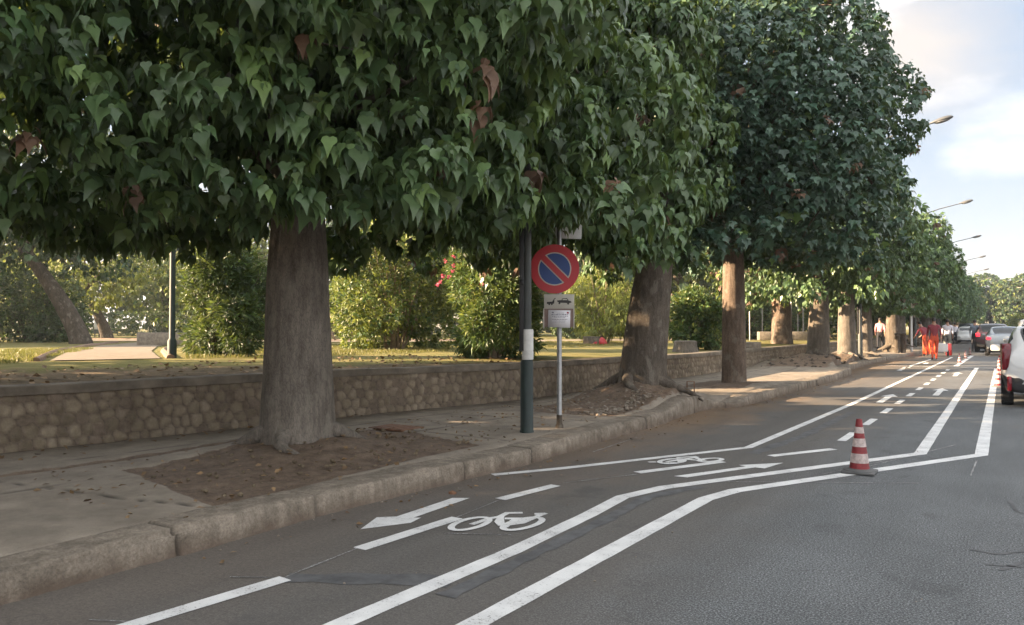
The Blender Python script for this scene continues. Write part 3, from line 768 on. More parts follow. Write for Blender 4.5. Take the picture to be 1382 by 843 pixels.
street_tree((-6.6, -2.2), 'street tree beside the camera whose leaves hang into the upper left corner of the photo', 3.3, 3.0, 4.8, 2.1, (3.1, .4, .27), LM, (.85, .14, .01), 3600, 7, .15, HE, 58, umbrella=True, roots=0)
st4 = street_tree(TREES[3], 'dark-trunked street tree on a hump of heaved roots, fourth from the camera', 3.0, 2.5, 4.5, 2.3, (3.0, .36, .25), LM, (.93, .05, .02), 3600, 6, .2, tmpl_ovate(.36), 61, barkm='bark_mid', lean=(.1, 0), flare=.5, roots=8, nb=50)
st5 = street_tree(TREES[4], 'stout pale-trunked street tree, fifth from the camera, beside torn roots', 2.9, 2.7, 4.6, 2.4, (3.0, .33, .26), LM, (.9, .08, .02), 3200, 6, .2, tmpl_ovate(.36), 73, flare=.5, roots=8, nb=50)
ordn = ['sixth', 'seventh', 'eighth', 'ninth', 'tenth', 'eleventh', 'twelfth', 'thirteenth', 'fourteenth', 'fifteenth', 'sixteenth', 'seventeenth', 'eighteenth', 'nineteenth', 'twentieth', 'twenty-first', 'twenty-second', 'twenty-third', 'twenty-fourth']
yy = [35.6, 43.6, 50.5, 57, 63, 69, 75, 81, 87, 93, 99, 106, 113, 120, 128, 136, 145]
for i, y_ in enumerate(yy):
    c = copy_tree(st4 if i % 2 else st5)
    c.location = (-4.9 + .2 * sin(i * 2.1) - (0 if y_ < 100 else .0), y_, .17); c.rotation_euler.z = 1.3 * i + .4
    s_ = .84 + .16 * abs(sin(i * 1.7)); c.scale = (s_, s_, s_ * (1 if i else .95))
    c['label'] = f'{ordn[i]} tree of the street row counted from the camera, green crown over the pavement'

# ------------------------------------------------------------------ park shrubs
def shrub(name, px, py, w, h, label, mats, probs, ncl, K, size, tm, seed, dark=False, stems=14, cat='shrub', lean=0, zf=.0, droop=.1, up=.5, loc=None, nb=22, zlow=.12):
    g_ = loc or G(px, py, .72); z0 = lawn_z(g_[0], g_[1]); rg = np.random.default_rng(seed)
    t = empty(name, (g_[0], g_[1], z0), 0, label, cat)
    bl = []
    for i in range(nb):
        a = rg.uniform(0, 6.28); f_ = rg.uniform(zlow, .82); rad = (w / 2) * (.45 + .55 * sin(pi * min(1, f_ * .75 + .22))) * .72
        q = sqrt(rg.random()) * rad
        bl.append((q * cos(a), q * sin(a), h * f_, w * rg.uniform(.14, .22)))
    bl.append((0, 0, h * .55, w * .34)); bl.append((0, 0, h * .8, w * .2))
    me = foliage_mesh('foliage', bl, (0, 0, h * .3), ncl, K, size, tm, mats, probs, seed + 3, droop=droop, up=up, spread=.6, shell=.22, keep_in=.25, young=False)
    link(bpy.data.objects.new('foliage', me), t)
    mb = MB()
    for i in range(stems):
        a = rg.uniform(0, 6.28); e = rg.uniform(.15, .42) * w; zt = h * rg.uniform(.55, .85)
        mb.tube([(.12 * w * .4 * cos(a), .12 * w * .4 * sin(a), -.05), (e * .45 * cos(a), e * .45 * sin(a), zt * .5), (e * cos(a), e * sin(a), zt)], [.035, .025, .01], 6)
    mb.build('stem', M['bark_dark'] if dark else M['wood'], t)
    return t, bl
LN, OV = tmpl_lance(.11), tmpl_ovate(.28)
ol, oy, oo, od, lb = M['leaf_oleander'], M['leaf_yellow'], M['leaf_olive'], M['leaf_dark'], M['leaf_brown']
shrub('oleander_bush', 300, 483, 2.5, 2.85, 'shade-darkened oleander bush beside the green lamp post, left of the nearest trunk', [od, ol, oo], (.6, .3, .1), 2600, 8, .17, LN, 101, True)  # darker leaf mix puts the shade on this bush into its colour
t_, bl = shrub('bush', 532, 472, 5.0, 4.2, 'big dry olive-green bush in the park between the nearest trunk and the pink-flowered oleander', [oo, oy, ol], (.6, .12, .28), 5000, 8, .13, OV, 112, stems=26)
t_, bl = shrub('oleander_bush', 664, 484, 2.7, 2.9, 'oleander bush with pink flowers just left of the dark green sign pole', [ol, oo], (.75, .25), 2900, 8, .17, LN, 123, stems=18)
# flowers on the oleander: small clusters of petals
rg = np.random.default_rng(9)
for q in [(601, 352), (612, 346), (612, 358), (611, 366), (595, 380), (598, 372), (606, 374), (651, 383), (676, 351), (694, 349), (590, 384), (640, 350)]:
    z0 = t_.location.z; D_ = 15.6
    x = (q[0] - CX) / F; yv = -(q[1] - HY) / F
    p_ = Vector((x * D_ * cos(YAW) - D_ * sin(YAW), x * D_ * sin(YAW) + D_ * cos(YAW), EYE + yv * D_)) - t_.location
    n_ = 14; d_ = nrm(rg.normal(size=(n_, 3))); V, Fc = leaves(np.array(p_)[None] + d_ * .008, d_, rg.normal(size=(n_, 3)), np.full(n_, .05), tmpl_ovate(.4))
    np_obj('flower_cluster', V, Fc, [M['flower']], t_, smooth=False)
shrub('bush', 815, 463, 3.6, 4.4, 'sunlit yellow-green shrub with drooping fronds behind the leaning street tree', [oy, oo], (.75, .25), 2600, 7, .2, LN, 134, droop=.9)
shrub('oleander_bush', 938, 470, 1.9, 2.1, 'round green bush beside the tree stump, between the second and third trunks', [ol, oo], (.7, .3), 1700, 8, .13, OV, 145)
shrub('bush', 42, 461, 5.2, 3.1, 'broad shaded bush at the left edge of the photo before the leaning park tree', [od, ol], (.8, .2), 2600, 7, .16, OV, 156, True)  # mostly dark leaves: the shade it stands in is painted into the foliage
shrub('bush', 772, 456, 3.0, 3.4, 'dark bush in the park straight behind the no parking sign', [od, ol], (.7, .3), 1900, 7, .18, OV, 167, True)
shrub('bush', 20, 452, 8, 5.2, 'tall pale yellow-green shrub mass beyond the shaded bush at the left edge', [oy, oo], (.6, .4), 1800, 7, .26, OV, 171)
shrub('bush', 480, 455, 4, 4.6, 'sunlit yellow shrub peeping out right behind the nearest trunk', [oy, oo], (.8, .2), 1700, 7, .2, OV, 172)
for i, (px, lab) in enumerate([(1010, 'clipped dark shrub behind white posts, right of the third trunk'), (1030, 'clipped dark shrub at the foot of the park tree, behind white posts'), (1078, 'clipped dark shrub between the park tree and the fourth trunk')]):
    shrub('bush', px, 456.5, 5.5, 2.6, lab, [od, ol, oo], (.5, .3, .2), 1000, 7, .22, OV, 180 + i)
# ------------------------------------------------------------------ park trees
TO = tmpl_ovate(.36)
def park_tree(px, py, label, r, hz, cz, zb, trunk, mats, probs, ncl, size, seed, loc=None, **k):
    g_ = loc or G(px, py, .75)
    return street_tree((g_[0], g_[1], .72), label, r, hz, cz, zb, trunk, mats, probs, ncl, 6, size, TO, seed, group='trees standing in the park', name='park_tree', roots=0, **k)
park_tree(110, 463, 'dark park tree with a bent trunk leaning left beside the shaded bush', 5.0, 3.2, 6.4, 3.2, (3.9, .42, .26), [od, ol], (.9, .1), 2600, .24, 201, lean=(-2.0, -1.3), barkm='bark_dark', flare=.15, br=(.8, 1.2))
park_tree(145, 456, 'smaller park tree with yellow-green leaves next to the white pillar', 4.6, 2.7, 4.9, 1.9, (3.0, .36, .2), [oy, oo], (.6, .4), 2300, .24, 212, lean=(-1.3, -.8), barkm='bark_dark', flare=.1)
park_tree(1055, 461, 'park tree with a red-brown trunk and rusty leaves, between the third and fourth street trunks', 3.6, 3.0, 4.6, 1.7, (3.0, .44, .33), [ol, oo, lb], (.5, .3, .2), 3000, .2, 223, barkm='bark_red', flare=.2)
# background trees closing the view over the park: one mesh each of two kinds, copied
bt1 = park_tree(0, 0, 'tall dark park tree far behind the olive-green bush', 6.2, 5.0, 6.6, 1.2, (4.0, .4, .3), [od, ol, oo], (.5, .3, .2), 2600, .42, 234, loc=G(560, 452, .75), barkm='bark_dark')
bt2 = park_tree(0, 0, 'sunlit yellowish park tree far behind the oleander at the left', 5.4, 4.4, 5.6, .9, (3.4, .35, .25), [oo, oy, ol], (.5, .25, .25), 2400, .38, 245, loc=Vector((-52, 40, .75)), barkm='bark_dark')
far = [(-78, 33, 'furthest sunlit tree seen over the left lawn'), (-66, 44, 'far sunlit park tree just right of the white pillar'), (-58, 58, 'park tree far behind the green park lamp post'), (-46, 58, 'distant park tree hidden behind the nearest trunk'),
       (-34, 56, 'distant dark park tree right of the nearest trunk'), (-29, 68, 'distant park tree between the olive bush and the flowering oleander'), (-24, 58, 'distant park tree left of the no parking sign'), (-19, 66, 'distant park tree just right of the no parking sign'),
       (-15, 60, 'distant park tree behind the leaning street tree'), (-17, 46, 'park tree behind the yellow-green drooping shrub'), (-13.5, 72, 'distant park tree behind the third street trunk'), (-12, 84, 'distant park tree seen between third and fourth trunks'), (-10.5, 58, 'park tree behind the white posts near the fourth trunk'), (-10.5, 98, 'distant park tree seen beside the fifth trunk'),
       (-9.5, 76, 'park tree behind the bus stop poles'), (-95, 22, 'furthest tree at the left edge beyond the shrubs'), (-60, 27, 'park tree seen over the bent trunk at the left')]
for i, (x_, y_, lab) in enumerate(far):
    c = copy_tree(bt1 if i % 3 != 1 else bt2); c.location = (x_, y_, .72); c.rotation_euler.z = i * 1.9
    s_ = .8 + .3 * abs(sin(i * 2.3)); c.scale = (s_, s_, s_); c['label'] = lab
# unseen park trees added up-sun of the frame to shade pavement and bush
for i, (x_, y_, s_, lab) in enumerate([(-14.5, -3.5, .78, 'unseen park tree left of the camera shading the pavement'), (-17.5, 2.6, .66, 'unseen park tree off to the left shading the wall'), (-44, 10.5, .9, 'unseen park tree off to the left shading the dark bush'), (-21, -7, .8, 'unseen park tree further left behind the camera'), (-50, 5, 1.0, 'unseen big park tree far off to the left shading the bent park tree')]):
    c = copy_tree(bt1); c.location = (x_, y_, .72); c.rotation_euler.z = i * 2.2; c.scale = (s_, s_, s_ * .95); c['label'] = lab
# trees at the end of the road
ends = [(-8, 168), (-2, 172), (3, 165), (8, 176), (13, 166), (18, 172), (24, 168)]
for i, (x_, y_) in enumerate(ends):
    c = copy_tree(bt1); c.location = (x_, y_, 0); c.rotation_euler.z = i * 1.1; s_ = 1.0 + .15 * sin(i * 3); c.scale = (s_, s_, s_)
    c['group'] = 'trees closing the end of the road'; c['label'] = f'{["first","second","third","fourth","fifth","sixth","seventh"][i]} tree from the left in the clump closing the road end'

# ------------------------------------------------------------------ park bits
def rbox(name, c, d, mat, label, cat, group=None, rz=0, bev=.01):
    mb = MB(); mb.box((0, 0, d[2] / 2), d, bev=bev); o = mb.build(name, M[mat]); o.location = c; o.rotation_euler.z = rz; return tag(o, label, cat, group)
# path
def sheet(name, pts, mat, z):
    mb = MB(); mb.add([(p[0], p[1], z + lawn_z(p[0], p[1]) * 0) for p in pts], [tuple(range(len(pts)))]); o = mb.build(name, M[mat], smooth=False); return tag(o, kind='structure')
def path_strip(name, c0, w, mat, dz):
    P_ = densify(c0, .5); vs, fs = ribbon(P_, w); L_, R_ = vs[0::2], vs[1::2]; nx = 9; V = []
    for a_, b_ in zip(L_, R_):
        for k in range(nx):
            q = a_.lerp(b_, k / (nx - 1)); V.append((q.x, q.y, lawn_z(q.x, q.y) + dz))
    return tag(np_obj(name, np.array(V), grid_faces(len(L_), nx), [M[mat]]), kind='structure')
path_strip('path', [(-14.6, 8.5), (-20, 11.8), (-27, 16.6), (-34, 22.5)], 1.9, 'path', .02)
path_strip('path', [(-70, 12), (-48, 22), (-34, 24.8), (-22, 33), (-12, 50)], 4.6, 'path', .03)
def edging(pts):
    P_ = densify(pts, .8); mb = MB(); mb.tube([(p.x, p.y, lawn_z(p.x, p.y) + .0) for p in P_], .085, 8); return tag(mb.build('path_edging', M['brick_edge']), kind='structure')
edging([(-15.4, 7.6), (-20.6, 10.7), (-27.6, 15.4), (-34.5, 20.6)]); edging([(-14.2, 9.6), (-19.4, 12.9), (-25.5, 17.3)])
edging([(-33, 28), (-21, 36)]); edging([(-60, 20), (-46, 25), (-38, 27)])
# green park lamp post
g_ = G(232, 487, .72)
t = empty('park_lamp', (g_.x, g_.y, lawn_z(g_.x, g_.y)), 0, 'slim dark green park lamp post by the path, left of the nearest trunk', 'lamp post')
mb = MB(); mb.lathe([(.09, -.1), (.09, .35), (.06, .4), (.05, 3.6), (.04, 4.2)], 14); mb.build('pole', M['dkgreen'], t)
mb = MB(); mb.lathe([(.05, 4.2), (.16, 4.3), (.2, 4.6), (.12, 4.75), (.02, 4.8)], 14); mb.build('lamp_head', M['sign_white'], t)
# white pillar sign
g_ = G(131, 449, .75)
t = empty('notice_board', (g_.x * .62, g_.y * .62, .75), -.9, 'white panel on two legs standing beside the small park tree', 'notice board')
mb = MB(); mb.box((0, 0, 1.15), (.85, .08, 1.3), bev=.01); mb.build('panel', M['house'], t)
for s_ in (-.35, .35):
    mb = MB(); mb.box((s_, 0, .25), (.06, .06, .56)); mb.build('leg', M['greypole'], t)
# hedge
def hedge(x0, y0, x1, y1, h, label, seed):
    L_ = sqrt((x1 - x0) ** 2 + (y1 - y0) ** 2); n = int(L_ / .8); rg = np.random.default_rng(seed)
    bl = [((x1 - x0) * i / n + rg.normal() * .1, (y1 - y0) * i / n + rg.normal() * .1, h * .5 + rg.normal() * .05, h * .55) for i in range(n + 1)]
    me = foliage_mesh('hedge', bl, ((x1 - x0) / 2, (y1 - y0) / 2, 0), int(L_ * 120), 6, .16, TO, [od, ol], (.8, .2), seed, droop=.1, up=.5, young=False)
    o = link(bpy.data.objects.new('hedge', me)); o.location = (x0, y0, .7); return tag(o, label, 'hedge')
hedge(-62, 38, -46, 48, 1.9, 'dark clipped hedge beyond the path, right of the small park tree', 301)
for k, (x0, y0, x1, y1) in enumerate([(-125, 10, -100, 36), (-100, 36, -75, 60), (-75, 60, -48, 84), (-48, 84, -14, 112)]):
    L_ = sqrt((x1 - x0) ** 2 + (y1 - y0) ** 2); n = int(L_ / 2); rg = np.random.default_rng(400 + k)
    bl = [((x1 - x0) * i / n + rg.normal() * .3, (y1 - y0) * i / n + rg.normal() * .3, hh_, 2.2) for i in range(n + 1) for hh_ in (1.6 + rg.normal() * .2, 4.2 + rg.normal() * .5)]
    me = foliage_mesh('tall_hedge', bl, ((x1 - x0) / 2, (y1 - y0) / 2, 0), 2600, 5, .55, TO, [od, ol, oo], (.5, .35, .15), 400 + k, droop=.2, up=.5, young=False)
    o = link(bpy.data.objects.new('tall_hedge', me)); o.location = (x0, y0, .7); tag(o, ['tall hedge closing the park at the far left', 'tall hedge closing the park behind the small park tree', 'tall hedge closing the park behind the olive-green bush', 'tall hedge closing the park behind the sign and white posts'][k], 'hedge', 'tall hedges round the park')
# stone blocks / bench
for i, (px, py) in enumerate(((205, 458), (229, 458))):
    g_ = G(px, py, .8); rbox('stone_bench', (g_.x * .8, g_.y * .8, lawn_z(g_.x * .8, g_.y * .8)), (1.0, .45, .5), 'stone', ['pale stone block seat left of the green lamp post, the left of two', 'pale stone block seat directly beside the green lamp post'][i], 'bench', 'stone seats by the path', .6, .03)
# building behind
t = empty('house', (-82, 62, .6), .75, 'white house with a grey roof glimpsed through leaves at the upper left', 'house')
mb = MB(); mb.box((0, 0, 4.6), (14, 9, 9.2)); mb.build('wall', M['house'], t, smooth=False)
mb = MB(); mb.prism([(-8, 9.2), (8, 9.2), (8, 9.5), (0, 12), (-8, 9.5)], -5.2, 5.2); mb.build('roof', M['rooftile'], t, smooth=False)
for x_ in (-4.5, -1.5, 1.5, 4.5):
    for z_ in (2.0, 6.0):
        mb = MB(); mb.box((x_, -4.53, z_), (1.3, .08, 1.7)); mb.build('window', M['window'], t, smooth=False)
# stump, red thing, planks
g_ = G(925, 473, .72); mb = MB(); mb.lathe([(.42, -.1), (.38, .05), (.34, .2), (.33, .32), (.3, .34), (.02, .33)], 22)
o = mb.build('tree_stump', M['bark']); o.location = (g_.x, g_.y, lawn_z(g_.x, g_.y)); tag(o, 'low cut tree stump on the lawn in front of the round green bush', 'stump')
g_ = G(1014, 470, .72); mb = MB(); mb.box((0, 0, .14), (.55, .4, .3), bev=.04)
o = mb.build('stone_block', M['stone']); o.location = (g_.x, g_.y, lawn_z(g_.x, g_.y)); tag(o, 'pale stone block on the lawn edge behind the wall, right of the third trunk', 'stone block')
g_ = G(800, 459, .75)
rbox('crate', (g_.x * .8, g_.y * .8, .74), (.7, .35, .3), 'bark_mid', 'low dark box beside the red sack on the far lawn right of the sign', 'box')
mb = MB()
bm = bmesh.new(); bmesh.ops.create_icosphere(bm, subdivisions=3, radius=.5)
for v in bm.verts: v.co = Vector((v.co.x * .8, v.co.y * .6, max(-.05, v.co.z * .5) + .04 * sin(9 * v.co.x)))
mb.add([v.co for v in bm.verts], [[v.index for v in f.verts] for f in bm.faces]); bm.free()
o = mb.build('sack', M['sign_red']); o.location = (G(807, 459, .75).x * .8, G(807, 459, .75).y * .8, .76); tag(o, 'bright red sack lying on the far lawn', 'sack')
g_ = G(455, 456, .75); t = empty('wooden_easel', (g_.x * .85, g_.y * .85, .74), .6, 'leaning wooden stakes on the lawn seen right of the nearest trunk', 'stakes')
for s_ in (-.5, 0, .5):
    mb = MB(); mb.box((s_, 0, .7), (.1, .06, 1.6), rot=Matrix.Rotation(-.55, 3, 'Y')); mb.build('stake', M['wood'], t)
# white fence posts in the park
for i, px in enumerate((1012, 1029, 1068, 1077, 1084)):
    g_ = G(px, 458, .75); mb = MB(); mb.lathe([(.03, 0), (.03, 2.0), (.02, 2.05)], 8); o = mb.build('park_post', M['galv']); o.location = (g_.x, g_.y, .7)
    tag(o, ['thin white post right of the third trunk', 'second thin white post right of the third trunk', 'thin white post just right of the rusty park tree', 'middle thin white post between park tree and fourth trunk', 'thin white post left of the fourth trunk'][i], 'post', 'thin white posts in the park')
# pale low blocks on far lawn
for i, px in enumerate((1040, 1075, 1092)):
    g_ = G(px, 458, .75); rbox('stone_bench', (g_.x, g_.y, .72), (1.3, .5, .45), 'stone', ['stone seat left of the rusty park tree', 'stone seat right of the rusty park tree', 'stone seat just left of the fourth trunk'][i], 'bench', 'stone seats on the far lawn', .5, .03)

# ------------------------------------------------------------------ near pole and no-parking sign
pb = G(711, 583, .168)
t = empty('street_lamp', (pb.x, pb.y, side_z(pb.x, pb.y)), 0, 'dark green street lamp post with a white band, left of the no parking sign', 'street lamp', 'street lamps along the kerb')
mb = MB(); mb.lathe([(.085, -.1), (.085, .02), (.078, .03), (.076, .84), (.066, .86)], 24); mb.build('base_sleeve', M['dkgreen'], t)
mb = MB(); mb.lathe([(.058, .9), (.055, 3.0), (.045, 6), (.036, 8.6)], 20); mb.build('pole', M['greypole'], t)
mb = MB(); mb.lathe([(.068, .865), (.069, .87), (.069, 1.22), (.067, 1.225)], 24, c=(.012, 0, 0)); mb.build('white_band', M['whitewrap'], t)
dv = Vector((-cos(YAW), -sin(YAW), 0)) * .062 + Vector((sin(YAW), -cos(YAW), 0)) * .02
mb = MB(); mb.box((dv.x, dv.y, 1.86), (.055, .07, 1.78), rot=Matrix.Rotation(YAW, 3, 'Z'), bev=.006); mb.build('cable_duct', M['black'], t)
ff = Vector((sin(YAW), -cos(YAW), 0)) * .04
mb = MB(); mb.box((dv.x + ff.x, dv.y + ff.y, 1.78), (.06, .012, .08), rot=Matrix.Rotation(YAW, 3, 'Z'), bev=.004); mb.build('duct_clip', M['greypole'], t)
mb = MB(); mb.box((dv.x + ff.x * 1.2, dv.y + ff.y * 1.2, 1.78), (.048, .008, .066), rot=Matrix.Rotation(YAW, 3, 'Z')); mb.build('label_plate', M['black'], t)
def lamp_top(t, h, reach):
    mb = MB(); mb.tube([(0, 0, h - .3), (.02, 0, h), (.3, 0, h + .28), (reach * .55, 0, h + .62), (reach, 0, h + .86)], [.04, .036, .032, .03, .028], 10); mb.build('arm', M['lamp_grey'], t)
    bm = bmesh.new(); bmesh.ops.create_uvsphere(bm, u_segments=20, v_segments=12, radius=1)
    for v in bm.verts:
        x = v.co.x; v.co = Vector((x * .4, v.co.y * (.135 + .05 * x), v.co.z * (.1 + .03 * x) * (1 if v.co.z > 0 else .62)))
        v.co.rotate(Matrix.Rotation(-.2, 3, 'Y'))
    mb = MB(); mb.add([v.co + Vector((reach + .3, 0, h + .93)) for v in bm.verts], [[v.index for v in f.verts] for f in bm.faces]); bm.free()
    hd = mb.build('lamp_head', M['lamp_grey'], t)
    bm = bmesh.new(); bmesh.ops.create_uvsphere(bm, u_segments=16, v_segments=8, radius=1)
    for v in bm.verts: v.co = Vector((v.co.x * .27, v.co.y * .11, v.co.z * .065)); v.co.rotate(Matrix.Rotation(-.2, 3, 'Y'))
    mb = MB(); mb.add([v.co + Vector((reach + .34, 0, h + .895)) for v in bm.verts], [[v.index for v in f.verts] for f in bm.faces]); bm.free()
    mb.build('lamp_glass', M['galv'], hd)
lamp_top(t, 8.5, 2.3)
lp = empty('street_lamp', (-4.65, 32.4, .17), 0, 'street lamp whose head shows highest against the sky, beside the dark crowns', 'street lamp', 'street lamps along the kerb')
mb = MB(); mb.lathe([(.085, -.1), (.085, .95), (.066, 1.0), (.055, 3.2), (.036, 8.6)], 16); mb.build('pole', M['greypole'], lp)
mb = MB(); mb.box((-.07, -.03, 1.9), (.06, .08, 1.8), bev=.006); mb.build('cable_duct', M['black'], lp)
lamp_top(lp, 7.9, 2.5)
for i, y_ in enumerate((54.5, 76, 98, 120, 142)):
    c = copy_tree(lp); c.location = (-4.65 + (.0), y_, .17); c['label'] = f'{["second","third","fourth","fifth","sixth"][i]} street lamp head counted down from the highest one against the sky'
# sign
sb = G(755, 577, .168)
RZ = YAW * .8
t = empty('no_parking_sign', (sb.x, sb.y, side_z(sb.x, sb.y)), RZ, 'round red and blue no parking sign with tow-away plate on a steel post', 'road sign')
mb = MB(); mb.lathe([(.038, -.02), (.036, 0), (.031, .01), (.03, 2.72), (.027, 2.74)], 20); mb.build('post', M['galv'], t)
mb = MB(); mb.lathe([(.05, 0), (.05, .03), (.036, .05), (.035, .16)], 20); mb.build('post_foot', M['bark_dark'], t)
def disc_y(mb, r0, r1, y, mi=0, seg=64, cz=0, cx=0):
    vs = []; fs = []
    for k in range(seg):
        a = 2 * pi * k / seg; vs += [(cx + r0 * cos(a), y, cz + r0 * sin(a)), (cx + r1 * cos(a), y, cz + r1 * sin(a))]
    for k in range(seg): fs.append((2 * k, 2 * k + 1, 2 * ((k + 1) % seg) + 1, 2 * ((k + 1) % seg)))
    mb.add(vs, fs, mi)
dz, R_ = 2.14 - .168, .305; xo = -.055
mb = MB(); n = 64
vs = [(xo + R_ * cos(2 * pi * k / n), -.045, dz + R_ * sin(2 * pi * k / n)) for k in range(n)] + [(xo + R_ * cos(2 * pi * k / n), -.033, dz + R_ * sin(2 * pi * k / n)) for k in range(n)]
mb.add(vs, [tuple(range(n)), tuple(range(2 * n - 1, n - 1, -1))] + [(k, (k + 1) % n, (k + 1) % n + n, k + n) for k in range(n)])
disc = mb.build('sign_disc', M['sign_red'], t)
mb = MB(); disc_y(mb, 0.0005, R_ * .68, -.0472, cz=dz, cx=xo); mb.build('white_ring', M['sign_white'], disc)
mb = MB(); rb_ = R_ * .63
for s_ in (1, -1):   # two blue segments either side of the bar
    d0 = .038 + .012; th = math.acos(d0 / rb_); base = radians(45) if s_ > 0 else radians(225)
    arc = [(xo + rb_ * cos(base + a), dz + rb_ * sin(base + a)) for a in np.linspace(-th, th, 40)]
    mb.add([(x, -.0492, z) for x, z in arc], [tuple(range(len(arc)))])
mb.build('blue_field', M['sign_blue'], disc, smooth=False)
mb = MB(); ca = cos(radians(-45)); sa = sin(radians(-45)); L_ = R_ * .72; hw = .036
mb.add([(xo + ca * a - sa * b, -.0505, dz + sa * a + ca * b) for a, b in ((-L_, -hw), (L_, -hw), (L_, hw), (-L_, hw))], [(0, 1, 2, 3)]); mb.build('red_bar', M['sign_red'], disc, smooth=False)
z_t = 1.735 - .168
mb = MB(); mb.box((0, -.038, z_t), (.375, .012, .18), bev=.003); tp = mb.build('tow_plate', M['sign_white'], t)
# pictogram: tow truck lifting a car
def pict(polys, parent):
    mb = MB()
    for pl in polys:
        mb.add([(x / 52.0 * .375 - .1875, -.0462, z_t + .09 - y / 24.0 * .18) for x, y in pl], [tuple(range(len(pl)))])
    return mb.build('pictogram', M['sign_black'], parent, smooth=False)
def circ(cx_, cy_, r): return [(cx_ + r * cos(a), cy_ + r * sin(a)) for a in np.linspace(0, 2 * pi, 15)[:-1]]
pict([[(5, 12.6), (15, 12.2), (17.5, 10), (18.2, 10.6), (17.3, 15.5), (5, 16)], [(14, 12), (17.5, 7.3), (19.5, 6), (20.3, 7), (18.3, 8.2), (16, 12)], circ(9, 16.3, 1.7), circ(13.5, 16.3, 1.6),
      [(22.5, 10.5), (27, 9.8), (40, 9.8), (46.5, 11.6), (47.5, 13.8), (43, 14.8), (27, 14), (23, 12.4)], [(30, 9.9), (31.6, 6.9), (33, 6.9), (31.4, 9.9)], [(31.6, 6.9), (39.5, 6.5), (42.5, 10), (41, 10), (38.6, 7.6), (31.8, 7.7)], circ(26.6, 14.8, 1.7), circ(41.6, 15.4, 1.8)], tp)
z_n = 1.535 - .168
mb = MB(); mb.box((-.005, -.03, z_n), (.37, .014, .235), bev=.003); nb_ = mb.build('notice_board', M['board'], t)
for s_ in (-1, 1):
    mb = MB(); mb.box((-.005 + s_ * .187, -.034, z_n - .01), (.014, .022, .25), bev=.002); mb.build('board_rail', M['sign_white'], nb_)
mb = MB(); mb.box((.0, -.041, z_n - .015), (.275, .004, .215), rot=Matrix.Rotation(.03, 3, 'Y')); pp = mb.build('paper_notice', M['paper'], t)
mb = MB()
rg = random.Random(3)
for r_, (z_, x0, x1, h_) in enumerate([(.055, -.03, .06, .006), (.035, -.095, .105, .012), (.014, -.09, .11, .006), (0, -.06, .08, .005), (-.022, -.085, .1, .008), (-.04, -.07, .08, .005), (-.055, -.08, .07, .005)]):
    x = x0
    while x < x1:
        w = rg.uniform(.008, .03); mb.add([(a, -.0438, z_n + b) for a, b in ((x, z_ - h_ / 2), (min(x + w, x1), z_ - h_ / 2), (min(x + w, x1), z_ + h_ / 2), (x, z_ + h_ / 2))], [(0, 1, 2, 3)]); x += w + .006
mb.add([(a, -.0438, z_n + b) for a, b in ((-.095, .058), (-.065, .056), (-.065, .068), (-.085, .073))], [(0, 1, 2, 3)])
mb.build('print', M['ink'], pp, smooth=False)
mb = MB(); mb.add([(a, -.0438, z_n + b) for a, b in ((.095, .05), (.12, .05), (.12, .07), (.095, .07))], [(0, 1, 2, 3)]); mb.build('emblem', M['ink_red'], pp, smooth=False)
mb = MB(); mb.box((.1, .0, 2.62 - .168), (.36, .012, .2), rot=Matrix.Rotation(.04, 3, 'Y') @ Matrix.Rotation(.25, 3, 'X'), bev=.003); mb.build('upper_plate', M['sign_back'], t)

# ------------------------------------------------------------------ rubble, manhole, small bits on the pavement
def rocks(name, pts, mat, size, seed, label=None, cat=None, kind=None, group=None):
    rg = np.random.default_rng(seed); mb = MB()
    for (x_, y_) in pts:
        bm = bmesh.new(); bmesh.ops.create_icosphere(bm, subdivisions=1, radius=size * rg.uniform(.4, 1.2))
        sx_, sy_, sz_ = rg.uniform(.7, 1.4), rg.uniform(.7, 1.4), rg.uniform(.4, .9)
        for v in bm.verts: v.co = Vector((v.co.x * sx_, v.co.y * sy_, v.co.z * sz_)) * rg.uniform(.75, 1.2)
        z_ = side_z(x_, y_) if x_ < float(kx(y_)) else 0
        mb.add([v.co + Vector((x_, y_, z_ + .005)) for v in bm.verts], [[v.index for v in f.verts] for f in bm.faces]); bm.free()
    o = mb.build(name, M[mat], smooth=False); return tag(o, label, cat, group, kind)
rg = np.random.default_rng(77)
rocks('gravel', [(rg.uniform(-6.05, -4.75), rg.uniform(9.95, 13.2)) for _ in range(260)], 'stone', .025, 1, kind='stuff', label='loose rubble and gravel in the soil around the leaning street tree', cat='gravel')
rocks('gravel', [(rg.normal(-4.95, .12), rg.uniform(10.1, 11.9)) for _ in range(120)], 'stone', .028, 6, kind='stuff', label='row of crushed stone along the kerb edge of the tree pit', cat='gravel')
rocks('gravel', [(rg.uniform(-6.4, -4.75), rg.uniform(3.6, 7.6)) for _ in range(150)], 'earth', .022, 2, kind='stuff', label='soil clods in the pit of the nearest tree', cat='gravel')
rocks('gravel', [(float(kx(y_)) + abs(rg.normal(0, .12)) + .03, y_) for y_ in rg.uniform(3, 18, 130)], 'stone', .008, 3, kind='stuff', label='grit lying in the gutter along the kerb', cat='gravel')
rocks('gravel', [(rg.uniform(-3.8, 1.5), rg.uniform(2.5, 14)) for _ in range(50)], 'stone', .006, 4, kind='stuff', label='scattered specks of grit on the road', cat='gravel')
rocks('gravel', [(rg.uniform(-6.5, -4.6), rg.uniform(24.5, 33)) for _ in range(160)], 'bark_dark', .06, 5, kind='stuff', label='torn root bits around the fourth and fifth street trees', cat='gravel')
o = rocks('stone', [(-3.98, 5.35)], 'rust', .05, 8, 'small brown stone on the road at the foot of the kerb', 'stone')
